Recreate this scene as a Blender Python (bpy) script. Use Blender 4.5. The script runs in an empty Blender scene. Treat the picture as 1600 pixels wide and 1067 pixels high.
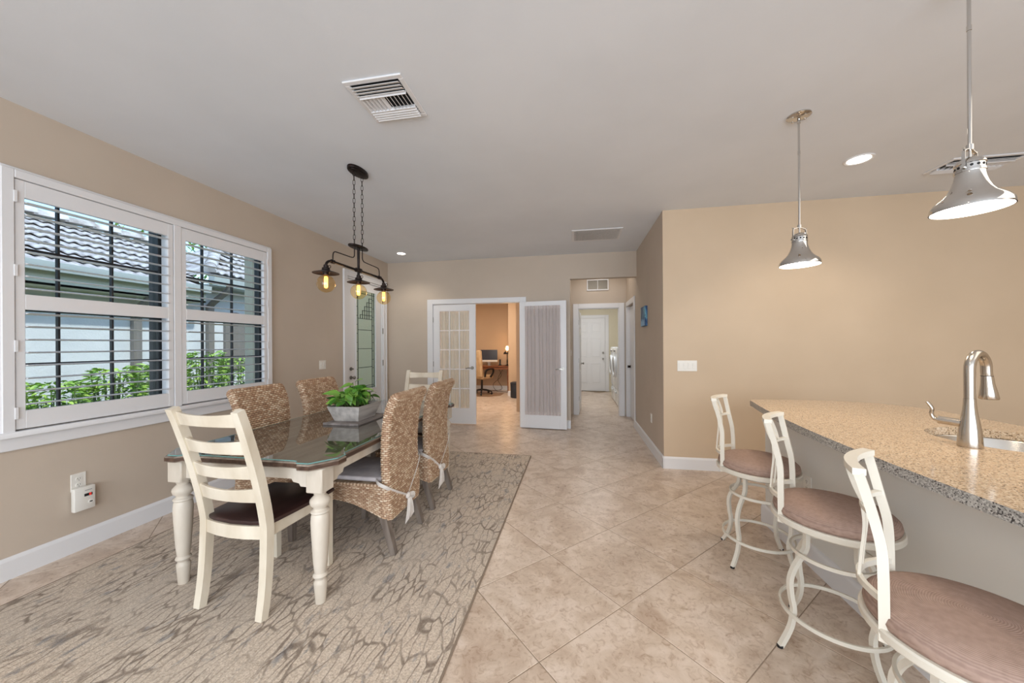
import bpy, bmesh, math, random
from mathutils import Vector, Matrix
PI = math.pi
C = bpy.context.scene.collection
SC = bpy.context.scene
rnd = random.Random(7)

# ------------------------------------------------------------------ camera
cd = bpy.data.cameras.new('camera'); cam = bpy.data.objects.new('camera', cd); C.objects.link(cam)
YAW, ROLL = 0.1792, -0.0059
s_, c_ = math.sin(YAW), math.cos(YAW)
fwd = Vector((-s_, c_, 0)); rt = Vector((c_, s_, 0)); up = Vector((0, 0, 1))
R3 = rt * math.cos(ROLL) + up * math.sin(ROLL); U3 = -rt * math.sin(ROLL) + up * math.cos(ROLL)
M = Matrix((R3, U3, -fwd)).transposed().to_4x4(); M.translation = Vector((0, 0, 1.37))
cam.matrix_world = M
cd.sensor_width = 36; cd.lens = 550.6 / 1600 * 36; cd.shift_y = 5 / 1600; cd.clip_start = 0.02; cd.clip_end = 300
SC.camera = cam

# ------------------------------------------------------------------ world, sun, area lights, exposure
w = bpy.data.worlds.new('world'); SC.world = w; w.use_nodes = True
nt = w.node_tree; bg = nt.nodes['Background']
sky = nt.nodes.new('ShaderNodeTexSky'); sky.sky_type = 'NISHITA'; sky.sun_disc = False
sky.sun_elevation = math.radians(52); sky.sun_rotation = math.radians(120); sky.air_density = 1.0; sky.dust_density = 0.6; sky.ozone_density = 1.5
nt.links.new(sky.outputs[0], bg.inputs[0]); bg.inputs[1].default_value = 0.36
def lamp(name, kind, loc, energy, col, rot=(0, 0, 0), size=1, sy=None, spot=None, rad=0.05):
    l = bpy.data.lights.new(name, kind); l.energy = energy; l.color = col
    if kind == 'AREA':
        l.size = size
        if sy: l.shape = 'RECTANGLE'; l.size_y = sy
    elif kind == 'SUN': l.angle = math.radians(2)
    else: l.shadow_soft_size = rad
    if kind == 'SPOT': l.spot_size = spot; l.spot_blend = 0.6
    o = bpy.data.objects.new(name, l); o.location = loc; o.rotation_euler = rot; C.objects.link(o); return o
so_ = lamp('sun', 'SUN', (6, 0, 12), 3.0, (1, .97, .93)); so_.rotation_euler = Vector((-.62, .12, -.77)).to_track_quat('-Z', 'Y').to_euler()
# added fill light behind the camera, standing in for unseen window daylight
lamp('fill_rear', 'AREA', (0.6, -3.2, 1.4), 285, (.80, .90, 1.0), (math.radians(94), 0, 0), 6.5, 2.5)
lamp('kitchen_light', 'AREA', (3.6, 1.0, 2.8), 26, (1, .93, .82), (0, 0, 0), 2.0, 2.6)
lamp('office_light', 'AREA', (-2.3, 7.6, 2.78), 60, (1, .89, .76), (0, 0, 0), 1.4, 1.6)
lamp('laundry_light', 'AREA', (0.3, 8.6, 2.78), 30, (.96, .98, 1), (0, 0, 0), 0.9, 1.6)
lamp('hall_light', 'AREA', (0.4, 6.45, 2.82), 3.5, (1, .93, .84), (0, 0, 0), 0.4, 0.4)
SC.view_settings.view_transform = 'Standard'; SC.view_settings.look = 'None'
SC.view_settings.gamma = 1; SC.view_settings.use_curve_mapping = False
SC.view_settings.exposure = 0.15

# ------------------------------------------------------------------ materials
def lin(c):
    return tuple(((v / 255) / 12.92 if v <= 10 else (((v / 255) + .055) / 1.055) ** 2.4) for v in c) + (1,)
class NT:
    def __init__(s, m): s.t = m.node_tree; s.n = s.t.nodes; s.b = s.n['Principled BSDF']
    def new(s, k, **kw):
        n = s.n.new(k)
        for a, v in kw.items(): setattr(n, a, v)
        return n
    def link(s, a, b): s.t.links.new(a, b)
    def coord(s, scale=(1, 1, 1), kind='Object', rot=(0, 0, 0)):
        t = s.new('ShaderNodeTexCoord'); m = s.new('ShaderNodeMapping'); m.inputs['Scale'].default_value = scale; m.inputs['Rotation'].default_value = rot
        s.link(t.outputs[kind], m.inputs[0]); return m.outputs[0]
    def world(s, scale=(1, 1, 1)):
        g = s.new('ShaderNodeNewGeometry'); m = s.new('ShaderNodeMapping'); m.inputs['Scale'].default_value = scale
        s.link(g.outputs['Position'], m.inputs[0]); return m.outputs[0]
    def noise(s, vec, scale=5, detail=3, rough=.5, dist=0):
        n = s.new('ShaderNodeTexNoise'); n.inputs['Scale'].default_value = scale; n.inputs['Detail'].default_value = detail
        n.inputs['Roughness'].default_value = rough; n.inputs['Distortion'].default_value = dist; s.link(vec, n.inputs['Vector']); return n.outputs['Fac']
    def ramp(s, f, stops):
        r = s.new('ShaderNodeValToRGB'); e = r.color_ramp.elements
        while len(e) < len(stops): e.new(.5)
        for i, (p, c) in enumerate(stops): e[i].position = p; e[i].color = c if len(c) == 4 else lin(c)
        s.link(f, r.inputs[0]); return r.outputs[0]
    def mix(s, f, a, b, mode='MIX'):
        m = s.new('ShaderNodeMix', data_type='RGBA', blend_type=mode)
        for sock, v in ((m.inputs[0], f), (m.inputs[6], a), (m.inputs[7], b)):
            if hasattr(v, 'is_linked') or hasattr(v, 'links'): s.link(v, sock)
            else: sock.default_value = v
        return m.outputs[2]
    def math(s, op, a, b=0.0):
        m = s.new('ShaderNodeMath', operation=op)
        for sock, v in ((m.inputs[0], a), (m.inputs[1], b)):
            if hasattr(v, 'links'): s.link(v, sock)
            else: sock.default_value = v
        return m.outputs[0]
    def bump(s, h, st=.3, d=.005):
        b = s.new('ShaderNodeBump'); b.inputs['Strength'].default_value = st; b.inputs['Distance'].default_value = d
        s.link(h, b.inputs['Height']); s.link(b.outputs[0], s.b.inputs['Normal'])
def base(name, col, rough=.5, metal=0, spec=.5, **kw):
    m = bpy.data.materials.new(name); m.use_nodes = True; b = m.node_tree.nodes['Principled BSDF']
    b.inputs['Base Color'].default_value = lin(col); b.inputs['Roughness'].default_value = rough
    b.inputs['Metallic'].default_value = metal; b.inputs['Specular IOR Level'].default_value = spec
    for k, v in kw.items(): b.inputs[k.replace('_', ' ')].default_value = v
    return m
def mottled(name, a, b_, scale=6, rough=.5, st=.1, bs=60, metal=0, stretch=(1, 1, 1), spec=.5, dist=.003, lo=.35, hi=.65):
    m = base(name, a, rough, metal, spec); t = NT(m); v = t.coord(stretch)
    t.link(t.ramp(t.noise(v, scale, 4), [(lo, a), (hi, b_)]), t.b.inputs['Base Color'])
    if st: t.bump(t.noise(v, bs, 3), st, dist)
    return m
def paint(name, col, rough=.6):
    d = tuple(max(0, x - 5) for x in col)
    return mottled(name, col, d, 1.5, rough, .12, 120, spec=.25, dist=.002)
def emit(name, col, st):
    m = base(name, col); b = m.node_tree.nodes['Principled BSDF']
    b.inputs['Emission Color'].default_value = lin(col); b.inputs['Emission Strength'].default_value = st; return m
def glass(name, tint=(255, 255, 255), amount=.0, rough=0.0, ior=1.45):
    m = bpy.data.materials.new(name); m.use_nodes = True; t = m.node_tree; t.nodes.clear()
    o = t.nodes.new('ShaderNodeOutputMaterial'); mx = t.nodes.new('ShaderNodeMixShader'); tr = t.nodes.new('ShaderNodeBsdfTransparent')
    gl = t.nodes.new('ShaderNodeBsdfGlossy'); fr = t.nodes.new('ShaderNodeFresnel'); fr.inputs[0].default_value = ior
    gl.inputs['Roughness'].default_value = rough; tr.inputs[0].default_value = lin(tint)
    ad = t.nodes.new('ShaderNodeMath'); ad.operation = 'ADD'; ad.inputs[1].default_value = amount; ad.use_clamp = True
    t.links.new(fr.outputs[0], ad.inputs[0])
    ge = t.nodes.new('ShaderNodeNewGeometry'); fb_ = t.nodes.new('ShaderNodeMath'); fb_.operation = 'SUBTRACT'; fb_.inputs[0].default_value = 1; t.links.new(ge.outputs['Backfacing'], fb_.inputs[1])
    ml = t.nodes.new('ShaderNodeMath'); ml.operation = 'MULTIPLY'; t.links.new(ad.outputs[0], ml.inputs[0]); t.links.new(fb_.outputs[0], ml.inputs[1]); t.links.new(ml.outputs[0], mx.inputs[0]); t.links.new(tr.outputs[0], mx.inputs[1]); t.links.new(gl.outputs[0], mx.inputs[2])
    t.links.new(mx.outputs[0], o.inputs[0]); return m

MT = {}
MT['wall'] = paint('wall_paint', (202, 187, 171))
MT['wall_warm'] = paint('wall_paint_kitchen', (208, 186, 160))
MT['wall_office'] = paint('wall_paint_office', (210, 182, 152))
MT['wall_laundry'] = paint('wall_paint_laundry', (222, 213, 190))
MT['ceiling'] = paint('ceiling_paint', (232, 235, 240), .8)
MT['trim'] = base('white_trim', (232, 231, 232), .35)
MT['trim_ext'] = base('beige_exterior_trim', (205, 196, 176), .6)
MT['grout'] = mottled('floor_grout', (170, 150, 130), (150, 132, 114), 30, .8)
MT['black'] = base('black_rubber', (25, 25, 26), .5)
MT['dark_metal'] = mottled('oil_rubbed_bronze', (52, 42, 40), (34, 28, 27), 30, .42, .1, 80, .7)
MT['bronze_frame'] = base('dark_bronze_aluminium', (52, 54, 56), .45, .3)
MT['chrome'] = base('polished_chrome', (205, 203, 200), .06, 1)
MT['steel'] = base('brushed_steel', (196, 190, 182), .24, 1)
MT['nickel'] = base('satin_nickel', (150, 146, 140), .3, 1)
MT['cream_metal'] = base('cream_painted_metal', (226, 219, 205), .38)
MT['cream_wood'] = mottled('antique_cream_paint', (230, 220, 202), (212, 199, 178), 9, .45, .08, 60, stretch=(1, 1, .35))
MT['grey_leg'] = mottled('grey_brown_wood', (132, 120, 110), (104, 92, 84), 30, .55, .1, 60, stretch=(1, 1, .1))
MT['table_worn_reflect'] = mottled('worn_table_surface_painted_reflection', (108, 93, 82), (154, 140, 127), 22, .4, .15, 50, stretch=(1, .12, 1))  # worn top, lightened further: reflection in the glass painted into the wood tone
MT['table_leg'] = mottled('antique_putty_paint', (216, 206, 192), (196, 184, 168), 9, .45, .08, 60, stretch=(1, 1, .35))
MT['table_wood'] = mottled('distressed_dark_table_wood', (58, 38, 30), (92, 70, 56), 26, .38, .15, 50, stretch=(1, .12, 1))
MT['seat_wood'] = mottled('dark_espresso_wood', (44, 28, 28), (62, 40, 38), 20, .28, .05, 60, stretch=(1, .15, 1))
MT['desk_wood'] = mottled('orange_brown_wood', (150, 92, 58), (120, 70, 42), 20, .4, .05, 60, stretch=(.2, 1, 1))
MT['white_plastic'] = base('white_plastic', (236, 232, 224), .3)
MT['appliance'] = base('white_enamel', (226, 228, 230), .25)
MT['stucco'] = mottled('white_stucco', (226, 228, 232), (214, 217, 222), 3, .9, .5, 50, dist=.008)
MT['gutter'] = base('grey_green_gutter', (176, 182, 180), .5)
MT['downspout'] = base('taupe_downspout', (128, 122, 118), .6)
MT['rooftile'] = mottled('weathered_roof_tile', (208, 206, 208), (150, 142, 140), 5, .85, .5, 30, dist=.01)
MT['soil'] = mottled('soil', (70, 55, 42), (50, 40, 30), 30, .95, .8, 60, dist=.01)
MT['grass'] = mottled('ground_grass', (110, 130, 80), (90, 100, 60), 20, .95, .8, 60, dist=.02)
MT['beige_fabric'] = mottled('beige_leather', (206, 176, 138), (190, 158, 120), 12, .5, .1, 60)
MT['ribbon'] = mottled('white_cotton_ribbon', (230, 224, 218), (214, 206, 200), 20, .85, .3, 200)
MT['cushion'] = mottled('lavender_grey_cushion', (206, 198, 198), (186, 178, 180), 14, .9, .4, 300, dist=.002)
MT['planter'] = mottled('whitewashed_wood', (196, 190, 184), (160, 154, 149), 22, .7, .25, 50, stretch=(1, .12, 1))
MT['tray'] = mottled('grey_wood_tray', (150, 142, 138), (120, 112, 108), 22, .6, .2, 50, stretch=(1, .12, 1))
MT['dark_blue'] = mottled('dark_blue_vinyl', (42, 50, 60), (34, 40, 50), 12, .5, .1, 60)
MT['mat'] = base('translucent_vinyl_mat', (160, 128, 100), .25)
MT['screen'] = base('dark_screen', (70, 76, 88), .15)
MT['pane'] = glass('window_glass', (245, 250, 248), .02)
MT['table_glass'] = glass('table_glass', (244, 248, 247), .24, .01, 1.5)
MT['glass_edge'] = base('green_glass_edge', (110, 160, 156), .1)
MT['bulb_glass'] = glass('amber_bulb_glass', (255, 241, 212), .04, 0, 1.35)
MT['lens'] = emit('lit_lamp_lens', (255, 246, 232), 9)
MT['filament'] = emit('glowing_filament', (255, 170, 70), 10)
MT['lamp_glow'] = emit('glowing_lamp_shade', (255, 214, 150), 7)
MT['duct'] = base('dark_duct', (30, 30, 32), .8)
MT['red_led'] = emit('red_digit', (220, 60, 50), 1.6)

# floor tile: marbled beige porcelain
m = base('beige_porcelain_tile', (216, 190, 166), .32); t = NT(m); v = t.world()
oi = t.new('ShaderNodeObjectInfo'); off = t.new('ShaderNodeVectorMath', operation='ADD'); t.link(v, off.inputs[0])
mm = t.new('ShaderNodeVectorMath', operation='SCALE'); mm.inputs[0].default_value = (13, 7, 3); t.link(oi.outputs['Random'], mm.inputs['Scale']); t.link(mm.outputs[0], off.inputs[1])
n1 = t.noise(off.outputs[0], 5, 8, .62, .8); n2 = t.noise(off.outputs[0], 26, 6, .65, 1.2)
c1 = t.ramp(n1, [(.30, (190, 166, 146)), (.48, (212, 192, 173)), (.62, (226, 208, 192)), (.75, (202, 178, 157))])
c2 = t.ramp(n2, [(.36, (186, 162, 140)), (.5, (255, 255, 255)), (.8, (255, 255, 255))])
t.link(t.mix(.42, c1, t.mix(1.0, c1, c2, 'MULTIPLY')), t.b.inputs['Base Color'])
t.link(t.math('MULTIPLY_ADD', n2, .16), t.b.inputs['Roughness']); t.b.inputs['Roughness'].links[0].from_node.inputs[2].default_value = .22
t.bump(n2, .06, .003); MT['tile'] = m

# rug: long dark cell lines, grey patches
m = base('rug_pile', (180, 165, 150), .95, spec=.1); t = NT(m); v = t.coord((1, 1, 1))
dn = t.new('ShaderNodeTexNoise'); dn.inputs['Scale'].default_value = 7; dn.inputs['Detail'].default_value = 3; t.link(v, dn.inputs['Vector'])
sc = t.new('ShaderNodeVectorMath', operation='SCALE'); sc.inputs['Scale'].default_value = .05; t.link(dn.outputs['Color'], sc.inputs[0])
ad = t.new('ShaderNodeVectorMath', operation='ADD'); t.link(v, ad.inputs[0]); t.link(sc.outputs[0], ad.inputs[1])
mp = t.new('ShaderNodeMapping'); mp.inputs['Scale'].default_value = (23, 6.6, 1); t.link(ad.outputs[0], mp.inputs[0])
vo = t.new('ShaderNodeTexVoronoi', feature='DISTANCE_TO_EDGE'); vo.inputs['Scale'].default_value = 1; vo.inputs['Randomness'].default_value = .85; t.link(mp.outputs[0], vo.inputs['Vector'])
g = t.noise(v, 55, 4, .7); vis = t.noise(v, 4.5, 3, .6)
e = t.math('SUBTRACT', vo.outputs['Distance'], t.math('MULTIPLY', t.math('SUBTRACT', g, .5), .16))
line = t.ramp(e, [(.026, (225, 225, 225)), (.080, (0, 0, 0))])
lm = t.mix(1.0, line, t.ramp(vis, [(.32, (50, 50, 50)), (.60, (240, 240, 240))]), 'MULTIPLY')
patch = t.ramp(t.noise(t.coord((9, 3.6, 1)), 1.5, 5, .72), [(.56, (0, 0, 0)), (.66, (225, 225, 225))])
pile = t.ramp(t.noise(v, 110, 3, .7), [(.35, (186, 168, 150)), (.65, (230, 215, 198))])
pale = t.mix(t.ramp(t.noise(v, 1.1, 2), [(.4, (0, 0, 0)), (.65, (150, 150, 150))]), pile, lin((190, 184, 176)))
col = t.mix(patch, pale, lin((138, 138, 140)))
t.link(t.mix(lm, col, lin((92, 76, 64))), t.b.inputs['Base Color'])
t.bump(t.math('SUBTRACT', t.noise(v, 260, 2), t.math('MULTIPLY', line, .5)), .7, .004); MT['rug'] = m
MT['rug_edge'] = base('rug_binding', (140, 124, 108), .9)

# seagrass weave (attribute holds random strand tone plus shade painted into the grooves)
m = base('seagrass', (190, 150, 115), .6); t = NT(m)
at = t.new('ShaderNodeAttribute', attribute_name='strand')
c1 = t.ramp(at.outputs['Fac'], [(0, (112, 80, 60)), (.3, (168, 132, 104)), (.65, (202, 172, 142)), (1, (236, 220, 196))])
fib = t.noise(t.coord((1, 1, 1)), 220, 3, .6)
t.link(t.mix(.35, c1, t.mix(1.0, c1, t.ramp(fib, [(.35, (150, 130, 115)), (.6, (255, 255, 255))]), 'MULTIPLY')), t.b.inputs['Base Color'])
t.bump(fib, .3, .002); MT['weave'] = m

# speckled quartz
def quartz(name, pal, edge=False):
    m = base(name, pal[1], .12 if not edge else .3); t = NT(m); v = t.coord()
    vo = t.new('ShaderNodeTexVoronoi'); vo.inputs['Scale'].default_value = 250; t.link(v, vo.inputs['Vector'])
    sep = t.new('ShaderNodeSeparateColor'); t.link(vo.outputs['Color'], sep.inputs[0])
    c = t.ramp(sep.outputs[0], [(.10, pal[0]), (.18, pal[1]), (.55, pal[2]), (.9, pal[3])])
    t.link(c, t.b.inputs['Base Color']); return m
MT['quartz'] = quartz('beige_speckled_quartz', [(120, 98, 76), (184, 156, 126), (200, 174, 144), (216, 196, 170)])
MT['quartz_edge_sheen'] = quartz('speckled_quartz_edge_painted_sheen', [(66, 62, 62), (138, 134, 130), (168, 164, 158), (200, 196, 190)], True)  # same stone, greyed: cool daylight sheen painted into the edge colour

# stool upholstery, fine wavy cord
m = base('taupe_cord', (150, 120, 110), .75, spec=.3); t = NT(m); v = t.coord()
wv = t.new('ShaderNodeTexWave'); wv.wave_type = 'RINGS'; wv.rings_direction = 'Z'; wv.inputs['Scale'].default_value = 62; wv.inputs['Distortion'].default_value = 3.5; wv.inputs['Detail'].default_value = 1; wv.inputs['Detail Scale'].default_value = .5
t.link(v, wv.inputs['Vector'])
c1 = t.ramp(wv.outputs['Fac'], [(.2, (152, 126, 114)), (.7, (172, 146, 132))])
t.link(t.mix(.3, c1, t.ramp(t.noise(v, 60, 3), [(.3, (138, 114, 102)), (.7, (188, 160, 146))])), t.b.inputs['Base Color'])
t.bump(wv.outputs['Fac'], .35, .0015); MT['cord'] = m

# leaves
def leafmat(name, a, b_):
    m = base(name, a, .35); t = NT(m)
    oi = t.new('ShaderNodeObjectInfo'); n = t.noise(t.coord(), 9, 2)
    t.link(t.ramp(t.math('ADD', t.math('MULTIPLY', oi.outputs['Random'], .6), t.math('MULTIPLY', n, .4)), [(.15, a), (.7, b_)]), t.b.inputs['Base Color'])
    t.b.inputs['Subsurface Weight'].default_value = 0; return m
MT['leaf'] = leafmat('pothos_leaf', (52, 110, 40), (128, 178, 70))
MT['bush'] = mottled('bush_leaf', (104, 156, 62), (188, 216, 106), 9, .45, 0)
MT['stem'] = base('green_stem', (96, 120, 60), .6)
# textured door glass
m = bpy.data.materials.new('hammered_glass'); m.use_nodes = True; tt = m.node_tree; tt.nodes.clear()
o = tt.nodes.new('ShaderNodeOutputMaterial'); a1 = tt.nodes.new('ShaderNodeMixShader'); a2 = tt.nodes.new('ShaderNodeMixShader'); gl = tt.nodes.new('ShaderNodeBsdfGlossy')
rf_ = tt.nodes.new('ShaderNodeBsdfRefraction'); tl = tt.nodes.new('ShaderNodeBsdfTranslucent'); rf_.inputs['IOR'].default_value = 1.12; rf_.inputs['Roughness'].default_value = .12; gl.inputs['Roughness'].default_value = .15
tl.inputs[0].default_value = lin((255, 250, 222)); rf_.inputs[0].default_value = lin((255, 252, 232)); a1.inputs[0].default_value = .60; a2.inputs[0].default_value = .10
vo = tt.nodes.new('ShaderNodeTexVoronoi'); vo.inputs['Scale'].default_value = 60; tc = tt.nodes.new('ShaderNodeTexCoord'); bp = tt.nodes.new('ShaderNodeBump'); bp.inputs['Strength'].default_value = .9; bp.inputs['Distance'].default_value = .01
tt.links.new(tc.outputs['Object'], vo.inputs['Vector']); tt.links.new(vo.outputs['Distance'], bp.inputs['Height'])
for n_ in (rf_, gl): tt.links.new(bp.outputs[0], n_.inputs['Normal'])
tt.links.new(rf_.outputs[0], a1.inputs[1]); tt.links.new(tl.outputs[0], a1.inputs[2]); tt.links.new(a1.outputs[0], a2.inputs[1]); tt.links.new(gl.outputs[0], a2.inputs[2]); tt.links.new(a2.outputs[0], o.inputs[0]); MT['hammered'] = m
# sheer curtain
m = bpy.data.materials.new('sheer_curtain'); m.use_nodes = True; tt = m.node_tree; tt.nodes.clear()
o = tt.nodes.new('ShaderNodeOutputMaterial'); a1 = tt.nodes.new('ShaderNodeMixShader'); a2 = tt.nodes.new('ShaderNodeMixShader')
df = tt.nodes.new('ShaderNodeBsdfDiffuse'); tl = tt.nodes.new('ShaderNodeBsdfTranslucent'); tr = tt.nodes.new('ShaderNodeBsdfTransparent')
df.inputs[0].default_value = lin((232, 222, 220)); tl.inputs[0].default_value = lin((232, 220, 214)); a1.inputs[0].default_value = .30; a2.inputs[0].default_value = .16
tt.links.new(df.outputs[0], a1.inputs[1]); tt.links.new(tl.outputs[0], a1.inputs[2]); tt.links.new(a1.outputs[0], a2.inputs[1]); tt.links.new(tr.outputs[0], a2.inputs[2]); tt.links.new(a2.outputs[0], o.inputs[0]); MT['sheer'] = m
# small abstract blue picture
m = base('blue_painting', (40, 60, 110), .5); t = NT(m)
t.link(t.ramp(t.noise(t.coord((14, 14, 5)), 1.2, 5, .6, .6), [(.36, (18, 26, 74)), (.5, (38, 92, 140)), (.62, (120, 180, 196)), (.72, (24, 36, 90))]), t.b.inputs['Base Color']); MT['art'] = m

# ------------------------------------------------------------------ object helpers
ORG = {}
def thing(name, label=None, cat=None, loc=(0, 0, 0), rotz=0, group=None, kind=None):
    o = bpy.data.objects.new(name, None); C.objects.link(o); o.location = loc; o.rotation_euler = (0, 0, rotz); o.empty_display_size = .05
    tag(o, label, cat, group, kind); ORG[o.name] = Vector(loc); return o
def tag(o, label=None, cat=None, group=None, kind=None):
    if label: o['label'] = label
    if cat: o['category'] = cat
    if group: o['group'] = group
    if kind: o['kind'] = kind
    return o
def obj(name, bm, mat, parent=None, w=False, smooth=35, label=None, kind=None):
    """link a bmesh as ONE mesh object; w=True: vertices are in world space, parent is not rotated"""
    me = bpy.data.meshes.new(name)
    org = ORG.get(parent.name, Vector()) if parent is not None else Vector()
    if w and parent is not None: bm.transform(Matrix.Translation(-org))
    bm.normal_update(); bm.to_mesh(me); bm.free()
    for mt in (mat if isinstance(mat, list) else [mat]): me.materials.append(mt)
    if smooth is not None and len(me.polygons):
        me.polygons.foreach_set('use_smooth', [True] * len(me.polygons)); me.set_sharp_from_angle(angle=math.radians(smooth))
    o = bpy.data.objects.new(name, me); C.objects.link(o)
    if parent is not None: o.parent = parent; ORG[o.name] = org
    return tag(o, label, kind=kind)
def copy_tree(o, parent=None):
    c = o.copy(); C.objects.link(c); c.parent = parent
    for ch in list(o.children): copy_tree(ch, c)
    return c
def inst(name, src, parent, loc, rot=(0, 0, 0), scale=None, label=None):
    o = bpy.data.objects.new(name, src if isinstance(src, bpy.types.Mesh) else src.data); C.objects.link(o); o.parent = parent
    o.location = loc; o.rotation_euler = rot
    if scale: o.scale = scale
    return tag(o, label)
def mesh_of(name, bm, mat, smooth=35):
    me = bpy.data.meshes.new(name); bm.normal_update(); bm.to_mesh(me); bm.free()
    for mt in (mat if isinstance(mat, list) else [mat]): me.materials.append(mt)
    if smooth: me.polygons.foreach_set('use_smooth', [True] * len(me.polygons)); me.set_sharp_from_angle(angle=math.radians(smooth))
    return me
def B(): return bmesh.new()
def box(bm, x0, x1, y0, y1, z0, z1, bev=0, seg=1):
    t = bmesh.new(); bmesh.ops.create_cube(t, size=1)
    for v in t.verts: v.co = Vector((x0 + (v.co.x + .5) * (x1 - x0), y0 + (v.co.y + .5) * (y1 - y0), z0 + (v.co.z + .5) * (z1 - z0)))
    if bev: bmesh.ops.bevel(t, geom=t.edges[:], offset=bev, segments=seg, affect='EDGES', profile=.5)
    join(bm, t); return bm
def join(bm, t, mx=None, mi=None):
    if mx is not None: t.transform(mx)
    mp = [bm.verts.new(v.co) for v in t.verts]; t.verts.index_update()
    for f in t.faces:
        try:
            nf = bm.faces.new([mp[v.index] for v in f.verts]); nf.material_index = f.material_index if mi is None else mi
        except ValueError: pass
    t.free()
def sweep(bm, pts, sec, closed=False, up=(0, 0, 1), scale=None, cap=True, twist=None):
    """sweep a closed 2-D section (list of (a,b)) along pts; a = side axis, b = normal axis"""
    pts = [Vector(p) for p in pts]; n = len(pts); rings = []; upv = Vector(up); prev = None
    for i, p in enumerate(pts):
        if closed: tn = pts[(i + 1) % n] - pts[i - 1]
        else: tn = pts[min(i + 1, n - 1)] - pts[max(i - 1, 0)]
        tn.normalize()
        if prev is None:
            u = upv if abs(tn.dot(upv)) < .95 else (Vector((1, 0, 0)) if abs(tn.x) < .9 else Vector((0, 1, 0)))
            nn = (u - tn * u.dot(tn)).normalized()
        else: nn = (prev - tn * prev.dot(tn)).normalized()
        prev = nn; sd = tn.cross(nn); k = scale[i] if scale else 1
        rings.append([bm.verts.new(p + sd * a * k + nn * b * k) for a, b in sec])
    m_ = len(sec)
    for i in range(n if closed else n - 1):
        r0, r1 = rings[i], rings[(i + 1) % n]
        for j in range(m_): bm.faces.new((r0[j], r0[(j + 1) % m_], r1[(j + 1) % m_], r1[j]))
    if cap and not closed:
        bm.faces.new(rings[0][::-1]); bm.faces.new(rings[-1])
    return bm
def circ(r, n=10): return [(r * math.cos(2 * PI * i / n), r * math.sin(2 * PI * i / n)) for i in range(n)]
def rect(a, b): return [(-a, -b), (a, -b), (a, b), (-a, b)]
def tube(bm, pts, r, n=10, closed=False, **k): return sweep(bm, pts, circ(r, n), closed, **k)
def rod(bm, a, b, r, r2=None, n=12):
    return sweep(bm, [a, b], circ(1, n), scale=[r, r if r2 is None else r2])
def lathe(bm, prof, c=(0, 0, 0), n=24, cap=True, mi=0):
    c = Vector(c); rings = []
    for r, z in prof:
        rings.append([bm.verts.new(c + Vector((r * math.cos(2 * PI * i / n), r * math.sin(2 * PI * i / n), z))) for i in range(n)] if r > 1e-5 else [bm.verts.new(c + Vector((0, 0, z)))])
    for a, b in zip(rings, rings[1:]):
        for i in range(n):
            j = (i + 1) % n
            if len(a) == 1 and len(b) == 1: continue
            if len(a) == 1: f = (a[0], b[i], b[j])
            elif len(b) == 1: f = (a[i], a[j], b[0])
            else: f = (a[i], a[j], b[j], b[i])
            try: bm.faces.new(f).material_index = mi
            except ValueError: pass
    if cap:
        for r_ in (rings[0], rings[-1]):
            if len(r_) > 1:
                try: bm.faces.new(r_).material_index = mi
                except ValueError: pass
    bmesh.ops.recalc_face_normals(bm, faces=bm.faces)
    return bm
def prism(bm, poly, z0, z1, bev=0, mside=0, seg=2):
    t = bmesh.new(); a = [t.verts.new((x, y, z0)) for x, y in poly]; b = [t.verts.new((x, y, z1)) for x, y in poly]; n = len(poly)
    t.faces.new(a[::-1]); t.faces.new(b)
    for i in range(n): t.faces.new((a[i], a[(i + 1) % n], b[(i + 1) % n], b[i])).material_index = mside
    bmesh.ops.recalc_face_normals(t, faces=t.faces)
    if bev: bmesh.ops.bevel(t, geom=[e for e in t.edges if abs(e.verts[0].co.z - e.verts[1].co.z) < 1e-6], offset=bev, segments=seg, affect='EDGES', profile=.5)
    join(bm, t); return bm
def spline(pts, n=8):
    P = [Vector(p) for p in pts]; out = []
    for i in range(len(P) - 1):
        p0, p1, p2, p3 = P[max(i - 1, 0)], P[i], P[i + 1], P[min(i + 2, len(P) - 1)]
        for k in range(n):
            t = k / n; out.append(.5 * ((2 * p1) + (p2 - p0) * t + (2 * p0 - 5 * p1 + 4 * p2 - p3) * t * t + (3 * p1 - p0 - 3 * p2 + p3) * t ** 3))
    out.append(P[-1]); return out
def bxo(name, dims, mat, parent=None, bev=.002, **k):
    return obj(name, box(B(), *dims, bev), mat, parent, **k)

# ------------------------------------------------------------------ the room shell
CH = 2.84; XL = -3.313; XS = .949; YR = 4.124; YB = 5.82
fl = obj('floor', box(B(), -4.5, 5.6, -3.7, 10.7, -.12, -.0015), MT['grout']); tag(fl, kind='structure')
T = .5535; R2 = 2 ** .5; d = T / 2 * R2 - .0035
tb = B(); prism(tb, [(d, 0), (0, d), (-d, 0), (0, -d)], -.010, 0, .0012, seg=1)
tile_me = mesh_of('floor_tile', tb, MT['tile'], None)
def in_view(x, y):
    if y < .25 or y > 10.5: return False
    if y > YB: return (-3.4 < x < -.25 and y < 10.5) or (-.3 < x < 1.1)
    return -3.7 < x < (1.3 if y > YR + .3 else 2.2)
ntile = 0
for i in range(-30, 30):
    for j in range(-30, 30):
        a_ = -1.6806 + (i + .5) * T * R2; b_ = 1.3518 + (j + .5) * T * R2
        x, y = (a_ + b_) / 2, (b_ - a_) / 2
        if in_view(x, y) and ntile < 300: inst('floor_tile', tile_me, fl, (x, y, 0)); ntile += 1

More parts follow.
